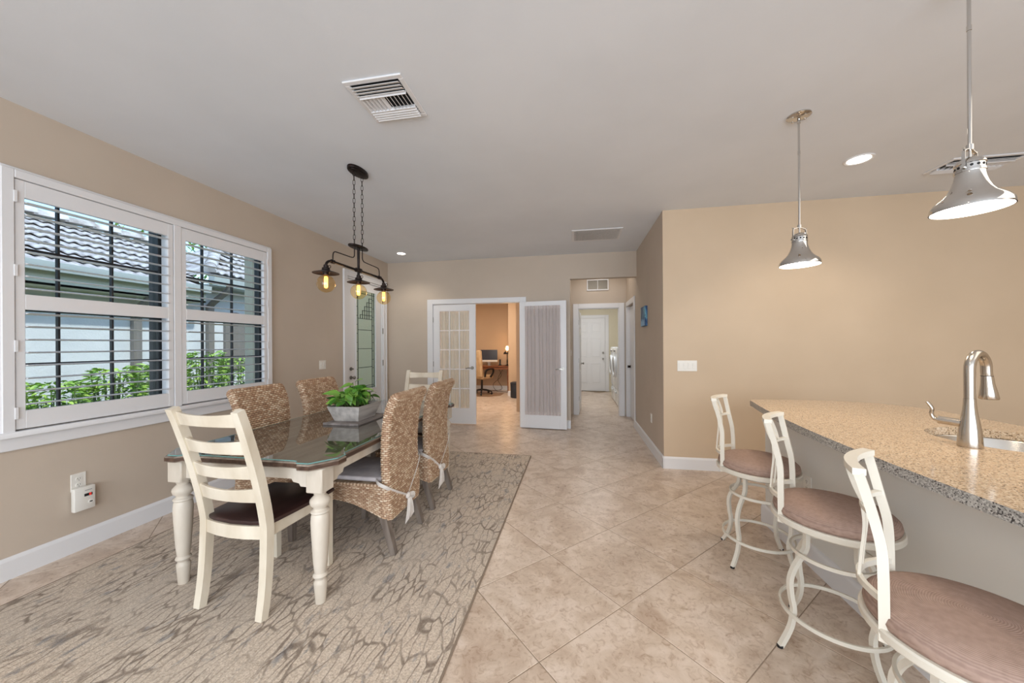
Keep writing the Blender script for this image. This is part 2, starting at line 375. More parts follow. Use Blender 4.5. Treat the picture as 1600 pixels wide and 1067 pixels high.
def walls(name, boxes, mat, kind='structure'):
    bm = B()
    for b_ in boxes: box(bm, *b_)
    return tag(obj(name, bm, mat, smooth=None), kind=kind)
def wall_open_x(x0, x1, y0, y1, ops, z1=CH):      # wall along y with openings (ya,yb,za,zb)
    out = []; y = y0
    for ya, yb, za, zb in ops:
        out.append((x0, x1, y, ya, 0, z1))
        if za > 0: out.append((x0, x1, ya, yb, 0, za))
        out.append((x0, x1, ya, yb, zb, z1)); y = yb
    out.append((x0, x1, y, y1, 0, z1)); return out
def wall_open_y(y0, y1, x0, x1, ops, z1=CH):
    return [(c[2], c[3], c[0], c[1], c[4], c[5]) for c in wall_open_x(y0, y1, x0, x1, ops, z1)]
walls('wall_left', wall_open_x(XL - .2, XL, -3.6, YB, [(1.48, 3.335, .885, 2.375), (4.66, 5.66, 0, 2.41)]), MT['wall'])
walls('wall_back', wall_open_y(YB, YB + .12, XL - .2, XS, [(-2.46, -.905, 0, 2.09), (-.088, XS - .001, 0, 2.435)]), MT['wall'])
walls('wall_right', [(XS, XS + .12, YR, 6.07, 0, CH), (XS, XS + .12, 6.07, 6.93, 2.07, CH), (XS, XS + .12, 6.93, 6.98, 0, CH)], MT['wall'])
walls('wall_kitchen', [(XS + .12, 5.5, YR, YR + .12, 0, CH)], MT['wall_warm'])
walls('wall_kitchen_corner', [(XS + .0, XS + .12, YR - .0005, YR, 0, CH)], MT['wall_warm'])
walls('wall_far_right', [(5.38, 5.5, -3.6, YR, 0, CH)], MT['wall_warm'])
walls('wall_rear', [(XL, 5.38, -3.6, -3.45, 0, CH)], MT['wall'])
walls('wall_hall_left', [(-.20, -.088, YB + .12, 6.98, 0, CH)], MT['wall'])
walls('wall_hall_end', wall_open_y(6.98, 7.10, -1.0, 1.9, [(.04, .82, 0, 2.07)]), MT['wall'])
walls('wall_laundry', [(-1.0, 1.9, 10.55, 10.65, 0, CH), (-1.1, -1.0, 7.10, 10.65, 0, CH), (1.75, 1.85, 7.10, 10.55, 0, CH)], MT['wall_laundry'])
walls('wall_office', [(-4.4, -1.785, 10.45, 10.55, 0, CH), (-1.785, -1.1, 9.3, 9.4, 0, CH), (-1.785, -1.685, 9.4, 10.45, 0, CH), (-4.5, -4.4, 5.94, 10.55, 0, CH),
                      (-1.2, -1.1, 7.1, 9.3, 0, CH), (-1.1, -.2, 6.88, 6.98, 0, CH), (-4.4, XL - .2, 5.84, 5.94, 0, CH)], MT['wall_office'])
cb_ = B(); box(cb_, XL - .2, 5.6, -3.7, 5.84, CH, CH + .16); box(cb_, -4.5, 5.6, 5.84, 10.7, CH, CH + .16); cl = obj('ceiling', cb_, MT['ceiling'], smooth=None); tag(cl, kind='structure')

def baseboard(name, p0, p1, nx, ny, h=.13):
    """run from p0 to p1 (wall face), sticking out along (nx,ny)"""
    bm = B(); t_ = .016; a = Vector((p0[0], p0[1], 0)); b = Vector((p1[0], p1[1], 0)); n = Vector((nx, ny, 0))
    prof = [(0, 0), (t_, 0), (t_, h - .02), (t_ * .7, h - .008), (t_ * .35, h), (0, h)]
    ra = [bm.verts.new(a + n * u + Vector((0, 0, z))) for u, z in prof]; rb = [bm.verts.new(b + n * u + Vector((0, 0, z))) for u, z in prof]
    for i in range(6): bm.faces.new((ra[i], ra[(i + 1) % 6], rb[(i + 1) % 6], rb[i]))
    bm.faces.new(ra); bm.faces.new(rb); bmesh.ops.recalc_face_normals(bm, faces=bm.faces)
    return tag(obj(name, bm, MT['trim'], smooth=20), kind='structure')
baseboard('baseboard_left', (XL, -3.4), (XL, 4.57), 1, 0)
baseboard('baseboard_back', (XL, YB), (-2.556, YB), 0, -1)
baseboard('baseboard_back_centre', (-.811, YB), (-.088, YB), 0, -1)
baseboard('baseboard_right', (XS, YR - .016), (XS, 5.98), -1, 0)
baseboard('baseboard_kitchen', (XS - .016, YR), (5.38, YR), 0, -1)
baseboard('baseboard_office', (-1.785, 9.3), (-1.2, 9.3), 0, -1)
baseboard('baseboard_office_corner', (-1.785, 9.284), (-1.785, 10.45), -1, 0)
baseboard('baseboard_office_far', (-4.4, 10.45), (-1.8, 10.45), 0, -1)

# ------------------------------------------------------------------ window 1: casing, plantation shutters, dark sashes behind
win = thing('window_1', loc=(XL, 2.42, .88), kind='structure')
XF = XL + .048                                        # room face of the shutter frame
bm = B()                                              # moulded outer frame
for y0, y1, z0, z1 in ((1.478, 1.53, .86, 2.43), (3.272, 3.325, .86, 2.43), (1.53, 3.272, 2.38, 2.43)):
    box(bm, XL, XF, y0, y1, z0, z1, .004)
for y0, y1, z0, z1 in ((1.462, 1.485, .86, 2.45), (3.318, 3.341, .86, 2.45), (1.485, 3.318, 2.424, 2.45)):
    box(bm, XL, XL + .022, y0, y1, z0, z1, .004)
obj('window_casing', bm, MT['trim'], win, True)
bm = B(); box(bm, XL, XL + .062, 1.45, 3.353, .838, .872, .006, 2); box(bm, XL, XL + .024, 1.455, 3.348, .758, .838, .004)
obj('window_apron', bm, MT['trim'], win, True)
bxo('centre_post', (XL - .09, XF - .004, 2.374, 2.428, .873, 2.38), MT['trim'], win, w=True)
def shutter(y0, y1, tail):
    xf, xb = XF - .008, XF - .036; z0, z1 = .882, 2.376; st = .038
    bm = B()
    box(bm, xb, xf, y0, y0 + st, z0, z1, .002); box(bm, xb, xf, y1 - st, y1, z0, z1, .002)
    for a, b in ((z0, .990), (1.60, 1.692), (2.275, z1)): box(bm, xb, xf, y0 + st, y1 - st, a, b, .002)
    p = obj('shutter_panel', bm, MT['trim'], win, True, label='shutter panel ' + tail)
    xc = (xf + xb) / 2; sec = []
    lm = B(); L = (y1 - y0) - 2 * st - .004; W = .043
    prof = [(-W, 0), (-W * .6, .0042), (0, .0056), (W * .6, .0042), (W, 0), (W * .6, -.0042), (0, -.0056), (-W * .6, -.0042)]
    for f in (0,):
        a = [lm.verts.new((u, -L / 2, v)) for u, v in prof]; b = [lm.verts.new((u, L / 2, v)) for u, v in prof]
        for i in range(8): lm.faces.new((a[i], a[(i + 1) % 8], b[(i + 1) % 8], b[i]))
        lm.faces.new(a); lm.faces.new(b); bmesh.ops.recalc_face_normals(lm, faces=lm.faces)
    me = mesh_of('louver', lm, MT['trim'], 40)
    o_ = ORG[p.name]; yc = (y0 + y1) / 2
    for z in [2.249 - .0742 * k for k in range(8)]: inst('louver', me, p, Vector((xc - .005, yc, z)) - o_, (0, math.radians(4), 0))
    for z in [1.575 - .0785 * k for k in range(8)]: inst('louver', me, p, Vector((xc - .005, yc, z)) - o_, (0, math.radians(-3), 0))
    return p
shutter(1.534, 2.370, 'left of the centre post'); shutter(2.430, 3.268, 'right of the centre post')
for z in (.98, 1.38, 1.83, 2.27):
    for y in (1.532, 3.270): bxo('hinge', (XF - .006, XF + .004, y - .007, y + .007, z - .035, z + .035), MT['trim'], win, .001, w=True)
def sash(y0, y1):
    xg = -3.44; f = .03; bm = B()
    box(bm, xg - .03, xg + .03, y0, y0 + f, .885, 2.375); box(bm, xg - .03, xg + .03, y1 - f, y1, .885, 2.375)
    box(bm, xg - .03, xg + .03, y0 + f, y1 - f, .885, .925); box(bm, xg - .03, xg + .03, y0 + f, y1 - f, 2.335, 2.375)
    box(bm, xg - .01, xg + .04, y0 + f, y1 - f, 1.60, 1.65)
    p = obj('window_sash', bm, MT['bronze_frame'], win, True)
    for za, zb in ((.925, 1.60), (1.65, 2.335)):
        obj('pane', box(B(), xg - .002, xg + .002, y0 + f, y1 - f, za, zb), MT['pane'], p, True)
        for k in (1, 2):
            y = y0 + f + (y1 - y0 - 2 * f) * k / 3
            bxo('muntin', (xg - .012, xg + .012, y - .006, y + .006, za, zb), MT['bronze_frame'], p, .001, w=True)
        bxo('muntin', (xg - .014, xg + .014, y0 + f, y1 - f, (za + zb) / 2 - .008, (za + zb) / 2 + .008), MT['bronze_frame'], p, .001, w=True)
sash(1.485, 2.385); sash(2.412, 3.333)
bxo('mullion', (XL - .24, XL - .095, 2.386, 2.411, .885, 2.375), MT['bronze_frame'], win, w=True)
bm = B(); box(bm, XL - .092, XL + .002, 3.322, 3.3345, .897, 2.363, .001); box(bm, XL - .092, XL + .002, 1.4805, 1.493, .897, 2.363, .001); box(bm, XL - .092, XL + .002, 1.4805, 3.3345, .8855, .897, .001); box(bm, XL - .092, XL + .002, 1.4805, 3.3345, 2.363, 2.3745, .001)
obj('window_liner', bm, MT['trim'], win, True)
bm = B(); box(bm, XL - .30, XL - .201, 3.335, 3.42, .80, 2.44, .01); box(bm, XL - .36, XL - .30, 3.365, 3.42, .80, 2.44, .01); box(bm, XL - .36, XL - .201, 1.40, 1.48, .80, 2.44, .01); box(bm, XL - .30, XL - .201, 1.48, 3.335, .80, .88, .01)
obj('exterior_trim', bm, MT['trim_ext'], win, True)

# ------------------------------------------------------------------ door 1: exterior door with leaded glass in the left wall
d1 = thing('door_1', loc=(XL, 5.16, 0), kind='structure')
bm = B()
for y0, y1, z0, z1 in ((4.575, 4.668, 0, 2.49), (5.652, 5.745, 0, 2.49), (4.668, 5.652, 2.402, 2.49)): box(bm, XL, XL + .020, y0, y1, z0, z1, .004)
for y0, y1, z0, z1 in ((4.575, 4.60, 0, 2.49), (5.72, 5.745, 0, 2.49), (4.60, 5.72, 2.465, 2.49)): box(bm, XL + .018, XL + .030, y0, y1, z0, z1, .003)
box(bm, XL - .2, XL, 4.662, 4.69, 0, 2.40); box(bm, XL - .2, XL, 5.63, 5.658, 0, 2.40); box(bm, XL - .2, XL, 4.69, 5.63, 2.375, 2.40)
obj('door_casing', bm, MT['trim'], d1, True)
bm = B(); xa, xb = -3.375, -3.33
for y0, y1, z0, z1 in ((4.70, 4.90, .01, 2.37), (5.46, 5.62, .01, 2.37), (4.90, 5.46, .01, .66), (4.90, 5.46, 2.25, 2.37)): box(bm, xa, xb, y0, y1, z0, z1)
for y0, y1, z0, z1 in ((4.89, 4.915, .65, 2.262), (5.445, 5.47, .65, 2.262), (4.915, 5.445, .65, .672), (4.915, 5.445, 2.24, 2.262)): box(bm, xb, xb + .010, y0, y1, z0, z1, .002)
leaf = obj('door_leaf', bm, MT['trim'], d1, True)
obj('glass_pane', box(B(), -3.358, -3.352, 4.90, 5.46, .66, 2.25), MT['hammered'], leaf, True)
bm = B()
def came(y0, z0, y1, z1, r=.004): box(bm, -3.351, -3.344, min(y0, y1) - r, max(y0, y1) + r, min(z0, z1) - r, max(z0, z1) + r)
for y in (4.935, 4.985, 5.375, 5.425): came(y, .66, y, 2.25)
for z in (.72, 1.02, 1.32, 1.62, 1.80): came(4.985, z, 5.375, z)
for z in [.72 + .14 * k for k in range(11)]: came(4.935, z, 4.985, z); came(5.375, z, 5.425, z)
for k in range(5): came(5.05 + .06 * k, 1.86 + .07 * k, 5.375, 1.86 + .07 * k); came(5.05 + .06 * k, 1.80, 5.05 + .06 * k, 1.86 + .07 * k)
came(4.92, .69, 5.44, .69); came(4.92, 2.2, 5.44, 2.2)
obj('came', bm, MT['dark_metal'], leaf, True, label='dark lead lines of the door glass')
for z, n_ in ((1.02, 'deadbolt'), (.89, 'door_knob')):
    bm = B(); rod(bm, (xb, 4.775, z), (xb + .012, 4.775, z), .028); rod(bm, (xb + .012, 4.775, z), (xb + .045, 4.775, z), .012)
    if n_ == 'door_knob': sweep(bm, [(xb + .04, 4.775, z), (xb + .05, 4.775, z), (xb + .065, 4.775, z), (xb + .078, 4.775, z)], circ(1, 12), scale=[.012, .024, .027, .016])
    obj(n_, bm, MT['nickel'], leaf, True)
for z in (.3, 1.07, 1.62, 2.15): bxo('hinge', (XL - .002, XL + .010, 5.635, 5.655, z - .05, z + .05), MT['nickel'], d1, w=True)

# ------------------------------------------------------------------ door 2: French doors to the office
d2 = thing('door_2', loc=(-1.68, YB, 0), kind='structure')
bm = B()
for x0, x1, z0, z1 in ((-2.556, -2.455, 0, 2.165), (-.910, -.811, 0, 2.165), (-2.455, -.910, 2.083, 2.165)): box(bm, x0, x1, YB - .02, YB, z0, z1, .004)
for x0, x1, z0, z1 in ((-2.475, -2.455, 0, 2.083), (-.910, -.890, 0, 2.083)): box(bm, x0, x1, YB, YB + .12, z0, z1)
box(bm, -2.455, -.91, YB, YB + .12, 2.078, 2.093)
obj('door_casing', bm, MT['trim'], d2, True)
def french(label, flip):
    """local: x 0..W from the hinge, y 0..th (y=0 faces the muntin side), z from 0"""
    W, H, th = .765, 2.06, .036; s0, s1, zb, zt = .115, .115, .27, 1.945
    bm = B(); box(bm, 0, s0, 0, th, 0, H, .002); box(bm, W - s1, W, 0, th, 0, H, .002); box(bm, s0, W - s1, 0, th, 0, zb, .001); box(bm, s0, W - s1, 0, th, zt, H, .001)
    lf = obj('door_leaf', bm, MT['trim'], d2, label=label)
    pw = (W - s0 - s1) / 3; ph = (zt - zb) / 5
    mv = mesh_of('muntin', box(B(), -.009, .009, .004, th - .004, zb, zt, .002), MT['trim'])
    mh = mesh_of('muntin', box(B(), s0, W - s1, .006, th - .006, -.009, .009, .002), MT['trim'])
    pm = mesh_of('pane', box(B(), .009, pw - .009, th / 2 - .002, th / 2 + .002, .009, ph - .009), MT['pane'], None)
    for k in (1, 2): inst('muntin', mv, lf, (s0 + pw * k, 0, 0))
    for k in (1, 2, 3, 4): inst('muntin', mh, lf, (0, 0, zb + ph * k))
    for i in range(3):
        for k in range(5): inst('pane', pm, lf, (s0 + pw * i, 0, zb + ph * k))
    # gathered sheer panel on the far side
    bm = B(); nx, nz = 150, 26; y0 = th + .032; vs = []
    x0, x1, z0, z1 = s0 - .02, W - s1 + .02, zb - .05, zt + .04
    for k in range(nz + 1):
        v = k / nz; z = z0 + (z1 - z0) * v; row = []
        g = 1 - .10 * math.sin(PI * v) * 0 ; ends = min(v, 1 - v); amp = .013 * min(1, .35 + ends * 9)
        for i in range(nx + 1):
            u = i / nx; ph_ = u * 2 * PI * 10 + 1.4 * math.sin(u * 9) + .5 * math.sin(v * 5 + u * 7)
            row.append(bm.verts.new((x0 + (x1 - x0) * u + .004 * math.sin(ph_ * .5 + v * 3), y0 + amp * math.sin(ph_) + .003 * math.sin(ph_ * 2) * (1 if ends > .04 else 2.5), z)))
        vs.append(row)
    for k in range(nz):
        for i in range(nx): bm.faces.new((vs[k][i], vs[k][i + 1], vs[k + 1][i + 1], vs[k + 1][i]))
    obj('curtain', bm, MT['sheer'], lf, smooth=80)
    bm = B()
    for z in (z0 + .035, z1 - .035): rod(bm, (x0 - .01, th + .02, z), (x1 + .01, th + .02, z), .005); 
    for z in (z0 + .035, z1 - .035):
        for x in (x0 - .008, x1 + .008): box(bm, x - .006, x + .006, th, th + .024, z - .008, z + .008)
    obj('curtain_rod', bm, MT['white_plastic'], lf)
    bm = B()
    for sgn, y in ((-1, 0), (1, th)):
        rod(bm, (W - .06, y, .965), (W - .06, y + sgn * .010, .965), .028, n=18); rod(bm, (W - .06, y, .965), (W - .06, y + sgn * .045, .965), .010)
        sweep(bm, spline([(W - .06, y + sgn * .045, .965), (W - .10, y + sgn * .048, .966), (W - .15, y + sgn * .044, .960), (W - .165, y + sgn * .042, .952)], 4), rect(.006, .010))
    obj('door_handle', bm, MT['nickel'], lf)
    for z in (.28, 1.03, 1.8): bxo('hinge', (-.008, .004, -.008, .012, z - .045, z + .045), MT['nickel'], lf, .001)
    return lf
o = french('closed French door leaf with its glazing bars towards the room', False); o.location = Vector((-2.452, 5.822, .012)) - ORG[d2.name]
# right leaf, swung fully open against the wall: its office side now faces the room
o = french('open French door leaf folded back against the wall, curtain side out', True)
o.location = Vector((-.908, 5.762, .012)) - ORG[d2.name]; o.rotation_euler = (0, 0, math.radians(-4.0)); o.scale = (1, -1, 1)

# ------------------------------------------------------------------ six panel / plain doors of the hall
def panel_leaf(name, W, H, mat, parent, label=None, side=-1):
    th = .036; lf = obj(name, box(B(), 0, W, 0, th, 0, H, .002), mat, parent, label=label)
    cols = [(.11, W / 2 - .045), (W / 2 + .045, W - .11)]; rows = [(.20, .80), (.95, 1.55), (1.68, H - .12)]
    for x0, x1 in cols:
        for z0, z1 in rows:
            bm = B()
            for a, b, c, d_ in ((x0, x1, z0, z0 + .014), (x0, x1, z1 - .014, z1), (x0, x0 + .014, z0 + .014, z1 - .014), (x1 - .014, x1, z0 + .014, z1 - .014)): box(bm, a, b, -.006, .001, c, d_, .002)
            box(bm, x0 + .04, x1 - .04, -.008, .001, z0 + .04, z1 - .04, .007)
            obj('door_panel', bm, mat, lf)
    return lf
def knob(lf, x, z, y=0, s=-1):
    bm = B(); rod(bm, (x, y, z), (x, y + s * .01, z), .028); sweep(bm, [(x, y, z), (x, y + s * .03, z), (x, y + s * .04, z), (x, y + s * .055, z), (x, y + s * .065, z)], circ(1, 12), scale=[.012, .012, .024, .026, .014]); return obj('door_knob', bm, MT['nickel'], lf)
d3 = thing('door_3', loc=(.43, 6.98, 0), kind='structure')
bm = B()
for x0, x1, z0, z1 in ((-.05, .045, 0, 2.155), (.815, .91, 0, 2.155), (.045, .815, 2.065, 2.155)): box(bm, x0, x1, 6.962, 6.98, z0, z1, .004)
for x0, x1 in ((.04, .055), (.805, .82)): box(bm, x0, x1, 6.98, 7.10, 0, 2.07)
box(bm, .055, .805, 6.98, 7.10, 2.055, 2.07); obj('door_casing', bm, MT['trim'], d3, True)
o = panel_leaf('door_leaf', .74, 2.03, MT['trim'], d3, 'white panelled leaf standing open into the laundry'); o.location = Vector((.062, 7.08, .012)) - ORG[d3.name]; o.rotation_euler = (0, 0, math.radians(86)); knob(o, .68, .95)
for z in (.3, 1.05, 1.8): bxo('hinge', (.050, .062, 7.06, 7.085, z - .045, z + .045), MT['nickel'], d3, w=True)
d4 = thing('door_4', loc=(XS, 6.5, 0), kind='structure')
bm = B()
for y0, y1, z0, z1 in ((5.985, 6.075, 0, 2.155), (6.925, 6.962, 0, 2.155), (6.075, 6.925, 2.065, 2.155)): box(bm, XS - .018, XS, y0, y1, z0, z1, .004)
box(bm, XS, XS + .12, 6.07, 6.085, 0, 2.07); box(bm, XS, XS + .12, 6.915, 6.93, 0, 2.07); obj('door_casing', bm, MT['trim'], d4, True)
o = obj('door_leaf', box(B(), XS + .05, XS + .086, 6.088, 6.912, .012, 2.06, .002), MT['trim'], d4, True)
bm = B(); rod(bm, (XS + .05, 6.84, .95), (XS + .04, 6.84, .95), .026); rod(bm, (XS + .04, 6.84, .95), (XS + .0, 6.84, .95), .018, .024); obj('door_knob', bm, MT['dark_metal'], o, True)
d5 = thing('door_5', loc=(.38, 10.55, 0), kind='structure')
bm = B()
for x0, x1, z0, z1 in ((-.16, -.06, 0, 2.22), (.84, .94, 0, 2.22), (-.06, .84, 2.13, 2.22)): box(bm, x0, x1, 10.53, 10.55, z0, z1, .004)
obj('door_casing', bm, MT['trim'], d5, True)
o = panel_leaf('door_leaf', .89, 2.11, MT['trim'], d5, 'closed white six-panel leaf'); o.location = Vector((-.055, 10.512, .015)) - ORG[d5.name]; knob(o, .83, .93); knob(o, .83, 1.11)
# framed glass panel above the laundry doorway
tr_ = thing('transom_panel', 'small white-framed glass panel high above the laundry doorway', 'window panel', (.42, 6.98, 2.40))
bm = B()
for x0, x1, z0, z1 in ((.215, .235, 2.405, 2.62), (.605, .625, 2.405, 2.62), (.235, .605, 2.405, 2.425), (.235, .605, 2.60, 2.62)): box(bm, x0, x1, 6.960, 6.98, z0, z1, .002)
obj('frame', bm, MT['trim'], tr_, True); bxo('centre_bar', (.415, .425, 6.962, 6.978, 2.425, 2.60), MT['trim'], tr_, w=True)
obj('pane', box(B(), .235, .605, 6.972, 6.978, 2.425, 2.60), base('mirror_glass', (200, 205, 205), .08, .8), tr_, True)

# ------------------------------------------------------------------ wall plates and small wall things
def plate(name, label, cat, c, n, w_, h_, rockers=0, outlet=0):
    """c centre on wall, n outward axis '+x','-x','-y'"""
    rz = {'-y': 0, '+x': PI / 2, '-x': -PI / 2}[n]
    th = thing(name, label, cat, c, rz)
    obj('wall_plate', box(B(), -w_ / 2, w_ / 2, -.006, 0, -h_ / 2, h_ / 2, .002), MT['white_plastic'], th)
    for k in range(rockers):
        x = (k - (rockers - 1) / 2) * .046; bm = B(); box(bm, x - .016, x + .016, -.009, -.005, -.033, .033, .0015); box(bm, x - .0145, x + .0145, -.0115, -.008, 0, .031, .001)
        obj('rocker_switch', bm, MT['white_plastic'], th)
    for z in ([.02, -.02] if outlet else []):
        bm = B(); sweep(bm, [(0, -.005, z), (0, -.009, z)], circ(.016, 16)); obj('socket', bm, MT['white_plastic'], th)
        bm = B(); box(bm, -.0065, -.0045, -.0095, -.0088, z - .001, z + .008); box(bm, .0045, .0065, -.0095, -.0088, z - .001, z + .008); rod(bm, (0, -.0095, z - .008), (0, -.0088, z - .008), .0025, n=8)
        obj('slots', bm, MT['black'], th)
    return th
plate('light_switch', 'white four-rocker switch plate on the tan wall right of the corner', 'switch', (1.193, YR, 1.128), '-y', .20, .117, 4)
plate('light_switch', 'white two-rocker switch plate on the left wall beside the exterior door', 'switch', (XL, 4.155, 1.118), '+x', .12, .117, 2)
plate('light_switch', 'white switch plate on the hall side wall before the laundry', 'switch', (-.088, 6.35, 1.22), '+x', .075, .117, 1)
plate('wall_outlet', 'white outlet low on the short wall below the blue picture', 'outlet', (XS, 4.76, .42), '-x', .075, .117, 0, 1)
plate('wall_outlet', 'white outlet under the window above the alarm', 'outlet', (XL, 1.818, .462), '+x', .075, .117, 0, 1)
plate('wall_outlet', 'white outlet on the island front under the counter', 'outlet', (1.42, 2.49, .485), '-x', .075, .117, 0, 1)
al = thing('gas_alarm', 'white plug-in gas alarm with a small red display on the left wall', 'alarm', (XL + .012, 1.828, .350), PI / 2)
obj('alarm_body', box(B(), -.052, .052, -.034, 0, -.078, .078, .005, 2), MT['white_plastic'], al)
bxo('display', (-.005, .036, -.0355, -.033, .012, .030), MT['black'], al, .001)
bm = B()
for a, b, c, d_ in ((.020, .0215, .014, .028), (.027, .0285, .014, .028), (.020, .0285, .014, .0155), (.020, .0285, .0265, .028)): box(bm, a, b, -.0362, -.0352, c, d_)
obj('display_digit', bm, MT['red_led'], al, label='red digit')
bm = B(); rod(bm, (.028, -.034, -.030), (.028, -.037, -.030), .014, n=20); obj('test_button', bm, MT['white_plastic'], al)
bxo('button_mark', (.021, .035, -.0378, -.0366, -.034, -.026), MT['black'], al, .0005)
bxo('maker_strip', (-.002, .034, -.0350, -.0338, .050, .054), base('pale_grey_print', (150, 150, 150), .5), al, 0)
ar = thing('canvas_painting', 'small dark blue canvas painting on the short wall', 'painting', (XS, 5.13, 1.75), -PI / 2)
obj('canvas', box(B(), -.15, .15, -.035, 0, -.135, .135, .003), MT['art'], ar)
bm = B()
for k in range(14):
    x = -.13 + .02 * k; box(bm, x, x + .008, -.038, -.035, -.13, -.05 + .02 * math.sin(k * 1.7), .001)
obj('brush_strokes', bm, base('pale_blue_paint', (150, 180, 200), .5), ar)

# ------------------------------------------------------------------ ceiling fittings
def register(label, x0, x1, y0, y1, mode):
    t_ = thing('ceiling_vent', label, 'vent', ((x0 + x1) / 2, (y0 + y1) / 2, CH)); f = .03; bm = B(); zt = CH; zb = CH - .009
    for a, b, c, d_ in ((x0, x1, y0, y0 + f), (x0, x1, y1 - f, y1), (x0, x0 + f, y0 + f, y1 - f), (x1 - f, x1, y0 + f, y1 - f)): box(bm, a, b, c, d_, zb, zt, .003)
    obj('frame', bm, MT['trim'], t_, True)
    obj('duct', box(B(), x0 + f, x1 - f, y0 + f, y1 - f, CH - .0025, CH - .0005), MT['duct'], t_, True)
    X0, X1, Y0, Y1 = x0 + f, x1 - f, y0 + f, y1 - f; org = ORG[t_.name]
    def slat(L, wd): 
        return mesh_of('slat', box(B(), -L / 2, L / 2, -wd / 2, wd / 2, -.001, .001), MT['trim'], None)
    if mode == 'multi':
        h1 = Y0 + (Y1 - Y0) * .32; h2 = Y0 + (Y1 - Y0) * .72; me = slat(X1 - X0, .026)
        for k in range(4): inst('slat', me, t_, Vector(((X0 + X1) / 2, Y0 + .012 + (h1 - Y0) * k / 4, CH - .016)) - org, (math.radians(22), 0, 0))
        for k in range(4): inst('slat', me, t_, Vector(((X0 + X1) / 2, h2 + .012 + (Y1 - h2) * k / 4, CH - .016)) - org, (math.radians(-38), 0, 0))
        bm = B()
        for y in (h1, h2): box(bm, X0, X1, y - .0015, y + .0015, CH - .024, CH - .003)
        obj('divider', bm, MT['trim'], t_, True); me = slat(h2 - h1 - .004, .022); n = 12
        for k in range(n):
            x = X0 + (X1 - X0) * (k + .5) / n; inst('slat', me, t_, Vector((x, (h1 + h2) / 2, CH - .014)) - org, (0, math.radians(0), PI / 2) if False else (math.radians(-48 if k < n / 2 else 48), 0, PI / 2))
    else:
        me = slat(Y1 - Y0, .014); n = int((X1 - X0) / .0155)
        for k in range(n): inst('slat', me, t_, Vector((X0 + (X1 - X0) * (k + .5) / n, (Y0 + Y1) / 2, CH - .008)) - org, (math.radians(38), 0, PI / 2))
    return t_
register('square white multi-way air vent in the ceiling over the rug', -1.275, -.923, 1.762, 2.118, 'multi')
register('long white return air grille in the ceiling before the hall', -.045, .595, 4.612, 5.106, 'bars')
register('white ceiling vent partly behind the nearer pendant lamp', 2.98, 3.50, 3.40, 3.66, 'multi')
def downlight(label, x, y, r=.095, p=14, vis=True, grp=None):
    t_ = thing('recessed_light', label, 'ceiling light', (x, y, CH), group=grp)
    bm = B(); lathe(bm, [(r, 0), (r, -.004), (r * .92, -.008), (r * .78, -.004), (r * .76, 0)], n=32, cap=False); obj('trim_ring', bm, MT['trim'], t_)
    bm = B(); lathe(bm, [(r * .77, -.003), (0, -.003)], n=32, cap=False); obj('lens', bm, MT['lens'], t_)
    l = lamp('recessed_light_glow', 'SPOT', (x, y, CH - .03), p, (1, .91, .78), spot=math.radians(130), rad=.06); return t_
downlight('bright recessed ceiling light above the island, right of the far pendant', 2.243, 3.279, .095, 22)
downlight('small recessed ceiling light in the far left corner', -2.74, 5.235, .080, 14)
downlight('recessed ceiling light behind the camera on the left', -1.3, -.6, .09, 36, grp=None)
downlight('recessed ceiling light behind the camera near the middle', .1, .35, .09, 16, grp=None)

